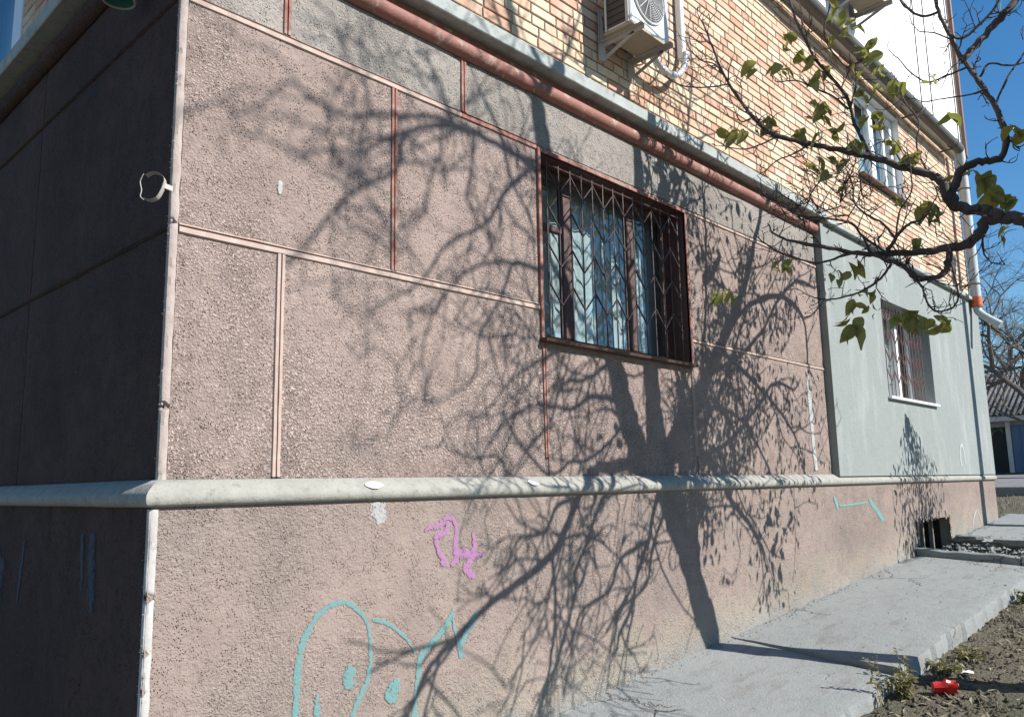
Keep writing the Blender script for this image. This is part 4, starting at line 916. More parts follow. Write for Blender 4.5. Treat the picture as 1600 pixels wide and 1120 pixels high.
m = MB(); m.quad((.3, y0-.2, z0-.2), (.3, y1+.2, z0-.2), (.3, y1+.2, z1+.2), (.3, y0-.2, z1+.2)); m.build('curtain', M['curtain'], win4, normals=False)

# ------------------------------------------------------------------ paint marks on the wall
def stroke(name, pts, y, mat, parent=B, side=False):
    m = MB(); P = catmull([(a, b, w) for a, b, w in pts], 5); ed = []
    for i, p in enumerate(P):
        d = P[min(i+1, len(P)-1)]-P[max(i-1, 0)]; d = Vector((d.x, d.y, 0)).normalized(); nrm = Vector((-d.y, d.x, 0)); w = p.z*(2.0 if mat is M['pink'] else 1.65)
        for s, e in ((-1, 0), (-.6, .55), (-.2, 1), (.2, 1), (.6, .55), (1, 0)):
            q = (p.x+nrm.x*w*s, p.y+nrm.y*w*s)
            m.v.append((y, q[0], q[1]) if side else (q[0], y, q[1]))
            end = i in (0, len(P)-1)
            ed.append(0 if end else e)
    for i in range(len(P)-1):
        for j in range(5): m.f.append((i*6+j, i*6+j+1, (i+1)*6+j+1, (i+1)*6+j))
    o = m.build(name, mat, parent, normals=False)
    at = o.data.attributes.new('edge', 'FLOAT', 'POINT'); at.data.foreach_set('value', [float(e) for e in ed])
    return o
for k, (c, pts) in enumerate(GRAFFITI):
    stroke('graffiti_stroke' if c != 'white' else 'paint_smear', pts, -PO-.0035-.0006*(k % 5), M[c])
stroke('paint_smear', [(6.32, 3.0, .012), (6.335, 2.8, .03), (6.35, 2.55, .036), (6.352, 2.35, .026), (6.365, 2.15, .032), (6.375, 2.0, .026)], -.006, M['limewash'])
stroke('paint_smear', [(.505, 3.38, .005), (.509, 3.35, .011), (.503, 3.31, .006)], -.007, M['limewash'])
stroke('graffiti_stroke', [(11.03, 2.05, .02), (11.0, 2.2, .025), (11.05, 2.33, .025), (11.15, 2.35, .025), (11.2, 2.25, .025), (11.22, 2.07, .02)], GY-.004, M['limewash'])
for pts in ([(.56, 1.76, .03), (.55, 1.62, .04), (.53, 1.5, .04), (.52, 1.40, .02)], [(.68, 1.75, .015), (.66, 1.6, .02), (.65, 1.48, .012)], [(1.50, 1.7, .015), (1.54, 1.5, .02), (1.56, 1.36, .012)], [(1.9, 1.6, .09), (1.95, 1.4, .10), (1.95, 1.2, .06)]):
    stroke('paint_smear', pts, -PO-.0035, M['blue'], side=True)
M['flake'] = spray('lime_flake', (.33, .36, .34), .60, .80)
for pts in ([(2.55, 1.28, .02), (2.66, 1.25, .03), (2.75, 1.20, .025)], [(2.45, 1.10, .02), (2.5, 1.02, .03)], [(3.05, 1.2, .03), (3.12, 1.12, .03)], [(2.2, .86, .04), (2.35, .82, .05), (2.5, .86, .04)]):
    stroke('paint_smear', pts, -PO-.0042, M['flake'])
def splash(cx, rx, seed):
    m = MB(); rng = random.Random(seed); ring = []; n = 18
    m.v.append((cx, -.062, 1.9355))
    for k in range(n):
        a = 2*math.pi*k/n; r = rng.uniform(.88, 1.05); o = .062+.022*math.sin(a)*r
        z = 1.945-(o-.045)*(.027/.033)+.0035
        m.v.append((cx+rx*math.cos(a)*r, -o-.002, z))
    for k in range(n): m.f.append((0, 1+k, 1+(k+1) % n))
    m.build('paint_splash', M['shed_white'], B)
splash(2.2, .045, 1); splash(1.03, .055, 2)

# ------------------------------------------------------------------ air conditioner
def air_conditioner(x, z, label, group=None):
    R = tag(empty('air_conditioner', (x, 0, z)), label, 'air conditioner', group)
    w, d0, d1, h = .44, -.08, -.32, .54
    m = MB(); m.box(x, x+w, d1, d0, z+.012, z+h, .010); m.build('casing', M['ac_white'], R, auto=30)
    m = MB(); m.box(x-.006, x+w+.006, d1-.006, d0+.006, z-.012, z+.012, .003); m.build('base_pan', M['ac_tan'], R)
    m = MB(); m.box(x+w+.001, x+w+.12, d1+.03, d0, z+.015, z+h-.06, .02); m.build('valve_cover', M['ac_white'], R, auto=30)
    # open coil on the left side
    m = MB(); m.box(x-.004, x+.0, d1+.045, d0-.03, z+.03, z+h-.03); c = m.build('coil', M['ac_dark'], R)
    for k in range(9):
        m = MB(); zz = z+.06+k*.052; m.beam((x-.007, d1+.045, zz), (x-.007, d0-.03, zz), .004, .006); m.build('fin_guard', M['ac_dark'], c)
    m = MB(); m.box(x-.012, x-.001, d0-.03, d0-.012, z+.01, z+h-.01, .002); m.box(x-.012, x-.001, d1+.018, d1+.045, z+.01, z+h-.01, .002); m.build('side_frame', M['metal'], R)
    # fan opening
    cx, cz, r = x+.225, z+.285, .19; yf = d1-.001
    m = MB(); n = 36
    m.poly([(cx+r*math.cos(2*math.pi*k/n), yf-.001, cz+r*math.sin(2*math.pi*k/n)) for k in range(n)]); fan = m.build('fan_opening', M['ac_dark'], R)
    m = MB()
    for a in range(3):
        t = a*2.094+.4; p = [(cx+.03*math.cos(t+.5), yf-.003, cz+.03*math.sin(t+.5)), (cx+.16*math.cos(t), yf-.006, cz+.16*math.sin(t)), (cx+.165*math.cos(t+.9), yf-.003, cz+.165*math.sin(t+.9)), (cx+.05*math.cos(t+1.4), yf-.004, cz+.05*math.sin(t+1.4))]
        m.poly(p)
    m.build('fan_blades', M['pipe_grey'], fan)
    m = MB()
    for k in range(1, 13):
        rr = r*k/12; m.tube([(cx+rr*math.cos(2*math.pi*q/28), yf-.016, cz+rr*math.sin(2*math.pi*q/28)) for q in range(29)], .0022, 4, False)
    for k in range(8):
        t = math.pi*k/8; m.tube([(cx+r*math.cos(t), yf-.018, cz+r*math.sin(t)), (cx-r*math.cos(t), yf-.018, cz-r*math.sin(t))], .0025, 4)
    m.build('fan_grille', M['ac_white'], fan)
    m = MB(); m.tube([(cx+(r+.006)*math.cos(2*math.pi*q/36), yf-.006, cz+(r+.006)*math.sin(2*math.pi*q/36)) for q in range(37)], .009, 6, False); m.build('fan_ring', M['ac_white'], fan, smooth=True)
    for bx in (x+.055, x+.43):
        m = MB()
        m.box(bx, bx+.004, -.39, 0, z-.052, z-.014); m.box(bx-.034, bx, -.39, 0, z-.018, z-.0135)
        m.v += [(bx-.036, -.002, z-.16), (bx+.004, -.002, z-.16), (bx+.004, -.002, z+.26), (bx-.022, -.002, z+.26), (bx-.036, -.008, z-.16), (bx+.004, -.045, z-.16), (bx+.004, -.012, z+.26), (bx-.022, -.008, z+.26)]
        q = len(m.v)-8; m.f += [tuple(q+i for i in t) for t in ((0, 1, 2, 3), (4, 7, 6, 5), (0, 4, 5, 1), (3, 2, 6, 7), (0, 3, 7, 4), (1, 5, 6, 2))]
        m.beam((bx+.002, -.02, z-.15), (bx+.002, -.30, z-.045), .004, .03)
        m.build('bracket', M['bracket'], R)
    return R
AC = air_conditioner(3.07, 5.17, 'white air conditioner on tan brackets hung on the brickwork above the barred wooden window')
def copy_tree(o, parent=None):
    c = o.copy(); COL.objects.link(c); c.parent = parent
    for ch in list(o.children): copy_tree(ch, c)
    return c
AC2 = copy_tree(AC)
AC2.location = (7.55, -.10, 7.56); AC2.scale = (1.5, 1.25, 1.2)
AC2['label'] = 'air conditioner on the white upper wall, cut off by the top of the photo'
H = empty('insulated_hose', (3.7, -.1, 5.17))
m = MB(); m.tube(catmull([(3.60, -.14, 5.235), (3.66, -.13, 5.19), (3.78, -.12, 5.155), (3.92, -.11, 5.165), (4.06, -.10, 5.23), (4.18, -.08, 5.36), (4.25, -.06, 5.50)], 5), [.026+.005*math.sin(i*1.3) for i in range(31)], 9); m.build('foil_sleeve', M['foil'], H, smooth=True)
m = MB(); m.box(4.225, 4.275, -.05, .014, 5.46, 7.09, .008); m.build('conduit', M['pvc'], H)
tag(H, 'silver wrapped hose curving from the air conditioner up into a white conduit', 'hose')
for k, pts in enumerate(([(3.70, -.12, 5.16), (3.86, -.10, 5.20), (3.99, -.05, 5.36), (4.03, -.02, 5.7), (4.05, -.02, 6.3), (4.06, -.02, 7.09)], [(3.62, -.14, 5.30), (3.77, -.09, 5.34), (3.84, -.04, 5.6), (3.85, -.02, 6.2), (3.86, -.02, 7.09)])):
    m = MB(); m.tube(catmull(pts, 6), .007, 6)
    tag(m.build('cable', M['black'], None, smooth=True), ['black cable looping under the silver hose and up the brickwork', 'thin black cable running up the bricks just right of the air conditioner'][k], 'cable', 'cables on the brickwork')

# ------------------------------------------------------------------ pipes on the wall
P1 = empty('wall_pipe', (9, -.12, 6.98))
m = MB(); m.tube([(0.5, -.185, 7.02), (12.25, -.185, 7.02)], .075, 14); m.build('pipe_run', M['pipe_grey'], P1, smooth=True, auto=60)
for q in (6.2, 8.2, 10.2, 11.9):
    m = MB(); m.box(q, q+.03, -.18, .02, 6.92, 6.937); m.tube([(q+.015, -.185+.08*math.cos(k*math.pi/6), 7.02+.08*math.sin(k*math.pi/6)) for k in range(13)], .006, 4, False); m.build('pipe_clip', M['pipe_brown'], P1)
tag(P1, 'grey pipe running level along the wall between bricks and white render', 'pipe')
P2 = empty('downpipe', (12.4, -.16, 4.5))
dx, dy = 12.40, -.16
m = MB(); m.tube([(dx-.04, dy, 7.06), (dx-.02, dy, 6.9), (dx, dy, 6.7), (dx, dy, 5.6), (dx, dy, 4.62)], .074, 14); m.build('upper_pipe', M['pipe_white'], P2, smooth=True, auto=60)
m = MB(); m.tube([(dx, dy, 4.66), (dx, dy, 4.50)], .079, 14); m.tube([(dx, dy, 4.54), (dx, dy, 4.515)], .084, 14); m.build('coupling', M['orange'], P2, smooth=True, auto=50)
m = MB(); m.tube(catmull([(dx, dy, 4.50), (dx, dy-.01, 4.43), (dx-.02, dy-.10, 4.33), (dx-.04, dy-.30, 4.17)], 4), .058, 14); m.build('outlet', M['pipe_white'], P2, smooth=True, auto=60)
for zz in (4.86, 6.4):
    m = MB(); m.tube([(dx+.08*math.cos(k*math.pi/9), dy+.08*math.sin(k*math.pi/9), zz) for k in range(19)], .01, 4, False); m.box(dx-.012, dx+.012, dy+.06, .02, zz-.012, zz+.012); m.build('clamp', M['pipe_brown'], P2)
tag(P2, 'pale downpipe at the far corner with orange coupling and bent outlet', 'downpipe')
for (qx, qy, r, lab) in ((FX-.06, -.17, .035, 'brown riser pipe right on the far corner edge of the white wall'), (FX+.34, -.02, .035, 'brown riser pipe standing clear of the far corner against the sky')):
    pr = empty('riser_pipe', (qx, qy, 4.8))
    m = MB(); m.tube([(qx, qy, 4.75 if qx > FX else 7.0), (qx, qy, 11.5)], r, 10); m.build('pipe', M['pipe_brown'], pr, smooth=True, auto=60)
    for zz in (7.6, 9.3):
        m = MB(); m.box(qx-.36 if qx > FX else qx-.015, qx+.015, qy-.015, qy+.1, zz-.015, zz+.015); m.build('standoff', M['pipe_brown'], pr)
    tag(pr, lab, 'pipe', 'brown riser pipes at the far corner')
for k, qx in enumerate((10.7, 11.22)):
    m = MB(); m.tube([(qx, YW-.03, 7.12), (qx-.005, YW-.035, 9), (qx, YW-.03, 11)], .008, 5)
    tag(m.build('wire', M['black'], None), ['left one of the two thin black wires down the white wall', 'right one of the two thin black wires down the white wall'][k], 'wire', 'wires on the white wall')
C = empty('pipe_clamp', (-.02, -.0, 3.2))
m = MB(); cc = Vector((-.075, .03, 3.205)); hv = Vector((.69, -.66, .12)); zv2 = Vector((.1, .15, 1)); av = hv.cross(zv2).normalized()
pts = [cc+hv*.052*math.cos(t)*(1+.1*math.sin(3*t))+zv2*.066*math.sin(t) for t in [math.radians(-128+i*11) for i in range(24)]]
for a, b in zip(pts, pts[1:]):
    m.quad(a-av*.014, b-av*.014, b+av*.014, a+av*.014)
m.build('ring', M['bracket'], C, normals=False)
m = MB(); m.beam((-.048, .0, 3.212), (.004, .004, 3.206), .004, .022); m.build('strap', M['bracket'], C)
m = MB(); m.tube([(.01, .035, 3.215), (-.012, .035, 3.215)], .006, 6); m.build('screw', M['metal'], C)
m = MB(); m.tube(catmull([(-.105, .055, 3.262), (-.112, .07, 3.23), (-.108, .062, 3.19), (-.112, .06, 3.16), (-.10, .05, 3.145)], 4), .0022, 5); m.build('tie_wire', M['bracket'], C)
tag(C, 'empty round metal pipe clamp sticking out from the shaded corner', 'clamp')
T = empty('drain_stub', (-.12, .39, 4.2))
m = MB(); m.tube([(-.13, .40, 4.215), (-.13, .40, 4.44)], .075, 18, False); m.tube([(-.13, .40, 4.215), (-.13, .40, 4.44)], .068, 18, False); m.build('pipe', M['teal_pipe'], T, smooth=True)
m = MB(); m.tube([(-.13+.072*math.cos(k*math.pi/12), .40+.072*math.sin(k*math.pi/12), 4.214) for k in range(25)], .006, 5, False); m.build('rim', M['metal'], T, smooth=True)
tag(T, 'green drainpipe stub with open end hanging under the cornice of the shaded side', 'pipe')

# ------------------------------------------------------------------ basement pit edge
def rock(name, c, sx, sy, sz, seed, mat, parent=None, rotz=0):
    rng = random.Random(seed); m = MB(); n = 9; rings = 5
    for i in range(rings):
        ph = -math.pi/2+math.pi*(i+.5)/rings
        for k in range(n):
            t = 2*math.pi*k/n+rotz; j = rng.uniform(.8, 1.15)
            cx, cy = math.cos(t-rotz)*math.cos(ph), math.sin(t-rotz)*math.cos(ph)
            cx = math.copysign(abs(cx)**.6, cx); cy = math.copysign(abs(cy)**.6, cy)
            X, Y = cx*sx*j, cy*sy*j
            m.v.append((c[0]+X*math.cos(rotz)-Y*math.sin(rotz), c[1]+X*math.sin(rotz)+Y*math.cos(rotz), c[2]+math.copysign(abs(math.sin(ph))**.7, math.sin(ph))*sz*j))
    for i in range(rings-1):
        for k in range(n): m.f.append((i*n+k, i*n+(k+1) % n, (i+1)*n+(k+1) % n, (i+1)*n+k))
    m.f.append(tuple(range(n))[::-1]); m.f.append(tuple((rings-1)*n+k for k in range(n)))
    return m.build(name, mat, parent)
m = MB(); n = 24
for i in range(n+1):
    y = -.06-1.05*i/n; wob = .02*noise.noise(Vector((y*6, 1, 1))); zt = gz(8.95, y)+.085+.02*noise.noise(Vector((y*4, 5, 1)))
    m.v += [(8.87+wob, y, zt-.2), (8.875+wob, y, zt-.012), (8.90+wob, y, zt), (9.02+wob, y, zt-.005), (9.035, y, zt-.03), (9.04, y, zt-.3)]
for i in range(n):
    for j in range(5): m.f.append((i*6+j, i*6+j+1, (i+1)*6+j+1, (i+1)*6+j))
m.f.append(tuple(range(6))); m.f.append(tuple(n*6+k for k in range(6)))
tag(m.build('pit_kerb', M['slab'], None), 'low broken concrete kerb in front of the basement opening', 'kerb')
for k, (x, y, sx, sy, sz) in enumerate(((8.98, -1.18, .13, .10, .09), (10.34, -.25, .12, .20, .05), (10.30, -.75, .14, .22, .05), (9.5, -1.20, .30, .10, .06))):
    tag(rock('concrete_chunk', (x, y, gz(x, y)+.03), sx, sy, sz, 40+k, M['slab']), ['rounded concrete lump at the outer end of the pit kerb', 'flat concrete chunk beside the wall just past the basement opening', 'flat concrete chunk in the middle of the far pit edge', 'long concrete lump closing the outer side of the pit'][k], 'concrete', 'broken concrete round the pit')
# small debris along the wall foot and on the pavement
m = MB(); rng = random.Random(21)
def bit(m, c, r, rng, flat=.6):
    b = len(m.v)
    for k in range(5):
        a = k*2*math.pi/5+rng.random(); m.v.append((c[0]+r*math.cos(a)*rng.uniform(.6, 1.2), c[1]+r*math.sin(a)*rng.uniform(.6, 1.2), c[2]-.004))
    m.v.append((c[0], c[1], c[2]+r*flat*rng.uniform(.5, 1.2)))
    for k in range(5): m.f.append((b+k, b+(k+1) % 5, b+5))
for i in range(900):
    x = rng.uniform(1.2, 12.5)
    if 8.86 < x < 10.42: continue
    y = -PO-abs(rng.gauss(0, .05)); bit(m, (x, y, gz(x, y)+(.004 if x > 4.47 else .04*y)+.002), rng.choice((.004, .006, .009, .014)), rng)
for i in range(160):
    x = rng.uniform(2.5, 8.8); y = rng.uniform(-1.25, -.1); bit(m, (x, y, gz(x, y)+(.004 if x > 4.47 else .04*y)+.004), rng.choice((.003, .004, .006, .01)), rng)
for i in range(420):
    x = rng.uniform(9.1, 10.9); y = rng.uniform(-1.2, -.06); bit(m, (x, y, gz(x, y)-.02 if x < 10.42 else gz(x, y)+.004), rng.choice((.008, .015, .025, .04)), rng)
tag(m.build('wall_foot_rubble', M['slab'], None), 'grit and crumbled plaster along the foot of the wall', 'rubble', kind='stuff')

# ------------------------------------------------------------------ dirt strip litter, weeds, rubbish
m = MB(); rng = random.Random(31)
for i in range(2600):
    x = rng.uniform(3.0, 9.5); y = -1.30-abs(rng.gauss(0, .42))
    if y < -2.9: continue
    bit(m, (x, y, gz(x, y)-.13-.03*max(0, min(1, (-1.35-y)/.5))+rng.uniform(0, .008)), rng.choice((.005, .008, .012, .02, .028)), rng, .7)
tag(m.build('soil_clods', M['dirt'], None), 'loose clods of soil on the dirt strip', 'soil', kind='stuff')
def leaf_quad(m, c, L, w, d, nrm, rng, curl=.25):
    d = Vector(d).normalized(); n = Vector(nrm); s = d.cross(n)
    if s.length < 1e-4: s = d.orthogonal()
    s.normalize(); n = s.cross(d).normalized(); c = Vector(c); b = len(m.v)
    for t, k in ((0, .05), (.35, 1), (.7, .8), (1, .02)):
        p = c+d*L*t+n*(-curl*L*t*t)
        m.v += [tuple(p-s*w*.5*k+n*w*.18*k), tuple(p), tuple(p+s*w*.5*k+n*w*.18*k)]
    for i in range(3):
        for j in range(2): m.f.append((b+i*3+j, b+i*3+j+1, b+(i+1)*3+j+1, b+(i+1)*3+j))
m = MB()
for i in range(420):
    x = rng.uniform(3.2, 9.5); y = -1.32-abs(rng.gauss(0, .5))
    if y < -2.9: continue
    z = gz(x, y)-.14+rng.uniform(0, .02); a = rng.uniform(0, 6.28)
    leaf_quad(m, (x, y, z), rng.uniform(.03, .08), rng.uniform(.012, .03), (math.cos(a), math.sin(a), rng.uniform(0, .5)), (0, 0, 1), rng, rng.uniform(-.4, .5))
tag(m.build('leaf_litter', M['straw'], None), 'dry fallen leaves and straw lying on the dirt strip', 'leaf litter', kind='stuff')
m = MB()
def blade(m, c, h, lean, rng, w=.004):
    a = rng.uniform(0, 6.28); d = Vector((math.cos(a), math.sin(a), 0)); s = Vector((-d.y, d.x, 0))*w; c = Vector(c); b = len(m.v)
    for t in (0, .5, 1):
        p = c+Vector((0, 0, h*t*(1-.3*lean*t)))+d*h*lean*t*t; k = 1-t*.9
        m.v += [tuple(p-s*k), tuple(p+s*k)]
    m.f += [(b, b+1, b+3, b+2), (b+2, b+3, b+5, b+4)]
for i in range(1500):
    if rng.random() < .5: x = rng.uniform(4.7, 9); y = -1.34-abs(rng.gauss(0, .10))
    else: x = rng.uniform(4.4, 9.5); y = rng.uniform(-2.9, -1.4)
    if noise.noise(Vector((x*1.7, y*2.5, 2))) < .02: continue
    blade(m, (x, y, gz(x, y)-.15), rng.uniform(.02, .09), rng.uniform(.2, .9), rng, .003)
for i in range(1300):
    x = rng.uniform(13.7, 18); y = rng.uniform(-2, 2.2); blade(m, (x, y, gz(x, y)-.13), rng.uniform(.03, .16), rng.uniform(.3, 1.2), rng, .006)
tag(m.build('dry_grass', M['straw'], None), 'thin dry grass along the pavement edge and past the house', 'grass', kind='stuff')
def weed(x, y, h, n, label, rng, spread=.12, big=1.0):
    R = tag(empty('weed', (x, y, gz(x, y)-.13)), label, 'weed', 'weeds at the pavement edge'); z = gz(x, y)-.14
    st = MB(); lf = MB()
    for i in range(n):
        a = rng.uniform(0, 6.28); r = rng.uniform(0, spread); hh = h*rng.uniform(.5, 1.05)
        p = catmull([(x, y, z), (x+r*.4*math.cos(a), y+r*.4*math.sin(a), z+hh*.5), (x+r*math.cos(a), y+r*math.sin(a), z+hh)], 4)
        st.tube(p, [.0028-.0018*k/(len(p)-1) for k in range(len(p))], 4)
        for q in p[2:]:
            for _ in range(2):
                b = rng.uniform(0, 6.28); leaf_quad(lf, q, rng.uniform(.025, .055)*big, rng.uniform(.015, .03)*big, (math.cos(b), math.sin(b), rng.uniform(-.7, .6)), (rng.uniform(-.5, .5), rng.uniform(-.5, .5), 1), rng, rng.uniform(-.2, .6))
    st.build('stem', M['straw'], R); lf.build('foliage', M['weed'], R, normals=False)
rng = random.Random(77)
weed(4.28, -1.36, .20, 16, 'bushy dry weed at the broken end of the near pavement slab', rng, .16)
weed(4.44, -1.32, .34, 3, 'thin tall weed sprouting against the shaded slab step', rng, .06)
weed(4.05, -1.30, .30, 2, 'single sprig of weed leaning over the near slab', rng, .09)
weed(4.95, -1.40, .12, 9, 'low weed clump beside the far slab corner', rng, .16)
weed(5.4, -1.42, .10, 8, 'flat weed clump further along the far slab edge', rng, .16)
weed(7.6, -1.40, .16, 10, 'green weed by the narrow far end of the slab', rng, .2)
# crumpled red plastic cup
K = empty('plastic_cup', (4.55, -1.55, gz(4.55, -1.55)-.13))
m = MB(); n = 16; ax = Vector((.55, -.75, .05)).normalized(); c0 = Vector((4.50, -1.47, gz(4.5, -1.5)-.10)); s = ax.orthogonal().normalized(); t_ = ax.cross(s)
for i in range(6):
    f_ = i/5
    for k in range(n):
        a = 2*math.pi*k/n; r = (.036+.012*f_)*(1+.55*noise.noise(Vector((math.cos(a)*1.9, math.sin(a)*1.9, f_*4))))
        m.v.append(tuple(c0+ax*(.14*f_+.03*f_*noise.noise(Vector((a*2, 1, 1))))+s*r*math.cos(a)*.8+t_*r*math.sin(a)))
for i in range(5):
    for k in range(n): m.f.append((i*n+k, i*n+(k+1) % n, (i+1)*n+(k+1) % n, (i+1)*n+k))
m.f.append(tuple(range(n)))
rim_ = [Vector(q) for q in m.v[5*n:6*n]]
m.build('cup_wall', M['red_plastic'], K, smooth=True, auto=25)
m = MB(); m.tube(rim_+rim_[:1], .0035, 5, False); m.build('rim', M['red_plastic'], K, smooth=True)
tag(K, 'crumpled red plastic cup lying on the dirt', 'cup')
m = MB(); rng = random.Random(5); cx, cy = 5.02, -1.55; zc = gz(cx, cy)-.135
for i in range(5):
    for j in range(4): m.v.append((cx+i*.028-.05+rng.uniform(-.006, .006), cy+j*.022-.03+rng.uniform(-.005, .005), zc+.012+rng.uniform(0, .018)))
for i in range(4):
    for j in range(3): m.f.append((i*4+j, (i+1)*4+j, (i+1)*4+j+1, i*4+j+1))
tag(m.build('paper_scrap', M['paper'], None, smooth=True), 'scrap of white paper on the dirt behind the red cup', 'paper')

# ------------------------------------------------------------------ the walnut-like tree leaning in from the right
TR = tag(empty('tree', (5.35, -2.8, .45)), 'knobbly nearly bare tree leaning in from the right with few green yellow leaves', 'tree')
tw = MB(); rng = random.Random(12)
def in_frame(q):
    a = project(q)
    return a is not None and -30 < a[0] < 1630 and -30 < a[1] < 1150
def spur(p, d, L, r, depth, thin=.0028, high=False):
    p = Vector(p); d = Vector(d).normalized(); pts = [p]; n = 4
    for i in range(n):
        d = (d+Vector((rng.gauss(0, .28), rng.gauss(0, .28), rng.gauss(.04, .25)))).normalized()
        pts.append(pts[-1]+d*L/n*rng.uniform(.7, 1.3))
    if high and any(in_frame(q) for q in pts): return pts      # the photo shows no such twig there
    rr = [max(thin*.7, r*(1-.6*i/n)) for i in range(n+1)]; rr[-1] *= 1.5
    tw.tube(pts, rr, 5)
    if high: high_tips.append(pts[-1])
    if depth > 0:
        for i in range(1, n+1):
            if rng.random() < .7:
                q = (d+Vector((rng.gauss(0, .8), rng.gauss(0, .8), rng.gauss(.1, .7)))).normalized()
                spur(pts[i], q, L*rng.uniform(.35, .7), r*.7, depth-1, thin, high)
    return pts
tips = []; high_tips = []
for kind, pts in TREE:
    vis = kind[0] == 'v'; k = 5
    P = catmull([p[:3] for p in pts], k); Rr = []
    for i in range(len(pts)-1):
        for j in range(k): Rr.append(pts[i][3]+(pts[i+1][3]-pts[i][3])*j/k)
    Rr.append(pts[-1][3])
    for i in range(1, len(P)-1):       # slight knots
        P[i] = P[i]+Vector((rng.gauss(0, 1), rng.gauss(0, 1), rng.gauss(0, 1)))*min(.006, Rr[i]*.18)
        Rr[i] *= rng.uniform(.9, 1.14)
    m = MB(); m.tube(P, Rr, 12 if Rr[0] > .03 else 8)
    nm = {'limb': 'limb', 'vlimb': 'limb', 'branch': 'branch', 'vbranch': 'branch', 'trunk': 'trunk'}[kind]
    m.build(nm, M['bark'], TR, smooth=True)
    if kind == 'trunk': continue
    for i in range(2, len(P)):
        r = Rr[i]
        pr = .40 if vis else .6
        if r > .035: pr *= .25
        if not vis and P[i].y < -3.6: pr *= .4
        if not vis and P[i].x > 4.7: pr = .9
        if vis and P[i].x > 5.0: pr *= .45
        if rng.random() < pr:
            d = (P[i]-P[i-1]).normalized()
            q = (d*.5+Vector((rng.gauss(0, .8), rng.gauss(0, .6), rng.gauss(.05, .7)))).normalized()
            L = rng.uniform(.05, .24) if vis else rng.uniform(.2, .85)
            if vis: q.y *= .5
            tips.append(spur(P[i], q, L, min(.006, r*.6) if vis else min(.011, r*.6), 1 if (vis or rng.random() < .3) else 2, .0026 if vis else .0048, not vis)[-1])
    tips.append(spur(P[-1], P[-1]-P[-2], .15, Rr[-1], 1, .0028, not vis)[-1])
for (x, y, z) in ((4.47, -1.15, 3.95), (4.45, -1.2, 4.08), (4.45, -1.0, 3.9), (4.42, -1.05, 4.15), (4.4, -.95, 4.0), (4.5, -1.2, 3.85), (4.4, -.9, 3.85), (4.5, -1.3, 4.1)):
    for _ in range(4): spur((x, y, z), (rng.gauss(0, .4), rng.gauss(.1, .7), rng.gauss(.2, .7)), rng.uniform(.15, .35), .005, 2)
tag(tw.build('twigs', M['bark'], TR, smooth=True, normals=False), kind='stuff')
def leaf_mesh(seed):
    rng = random.Random(seed); m = MB(); n = 7; curl = rng.uniform(.05, .8); fold = rng.uniform(.15, .7)
    prof = [.03, .42, .72, .9, .86, .55, .04]
    for i in range(n):
        t = i/(n-1); w = .34*prof[i]; x = t; z = -curl*t*t+.05*math.sin(t*6+seed)
        for s in (-1, -.5, 0, .5, 1):
            m.v.append((x+.03*rng.uniform(-1, 1)*abs(s), w*s, z+fold*w*abs(s)+.03*rng.uniform(-1, 1)*abs(s)))
    for i in range(n-1):
        for j in range(4): m.f.append((i*5+j, i*5+j+1, (i+1)*5+j+1, (i+1)*5+j))
    return m.mesh('leaf', M['leaf'], True)
LM = [leaf_mesh(k) for k in range(7)]
rng = random.Random(19)
def put_leaf(x, y, z, s, droop=(.15, .9)):
    a = rng.uniform(0, 6.283); p = rng.uniform(*droop); d = Vector((math.cos(a)*math.cos(p), math.sin(a)*math.cos(p), -math.sin(p)))
    nrm = Vector((rng.gauss(0, .5), rng.gauss(-.5, .5), rng.gauss(.7, .5)))
    yv = nrm.cross(d)
    if yv.length < 1e-3: yv = d.orthogonal()
    yv.normalize(); zv = d.cross(yv)
    L = s*1.0; c = Vector((x, y, z))-d*L*.5
    o = place('leaf', LM[rng.randrange(7)], TR, c)
    o.rotation_euler = Matrix((d, yv, zv)).transposed().to_euler(); o.scale = (L, L*rng.uniform(.7, 1.2), L)
for x, y, z, s in LEAVES:
    put_leaf(x, y, z, s); put_leaf(x+rng.gauss(0, .03), y+rng.gauss(0, .035), z+rng.gauss(-.01, .03), s*rng.uniform(.6, .95))
for x, y, z, s in LEAVES_HIGH:
    for _ in range(2): put_leaf(x+rng.gauss(0, .05), y+rng.gauss(0, .05), z+rng.gauss(0, .05), s*rng.uniform(.5, .72), (.5, 1.3))

fl = MB()
for q in high_tips:
    k = -q.y/.934; wx, wz = q.x-.358*k, q.z-.754*k
    if 4.05 < wx < 6.7 and .9 < wz < 4.4 and not in_frame(q):
        for _ in range(2):
            a = rng.uniform(0, 6.28)
            leaf_quad(fl, q+Vector((rng.gauss(0, .05), rng.gauss(0, .05), rng.gauss(0, .05))), rng.uniform(.05, .10), rng.uniform(.025, .045), (math.cos(a)*.6, math.sin(a)*.6, -.8), (math.cos(a+1), math.sin(a+1), .3), rng)
tag(fl.build('upper_leaves', M['leaf'], TR, normals=False), kind='stuff')
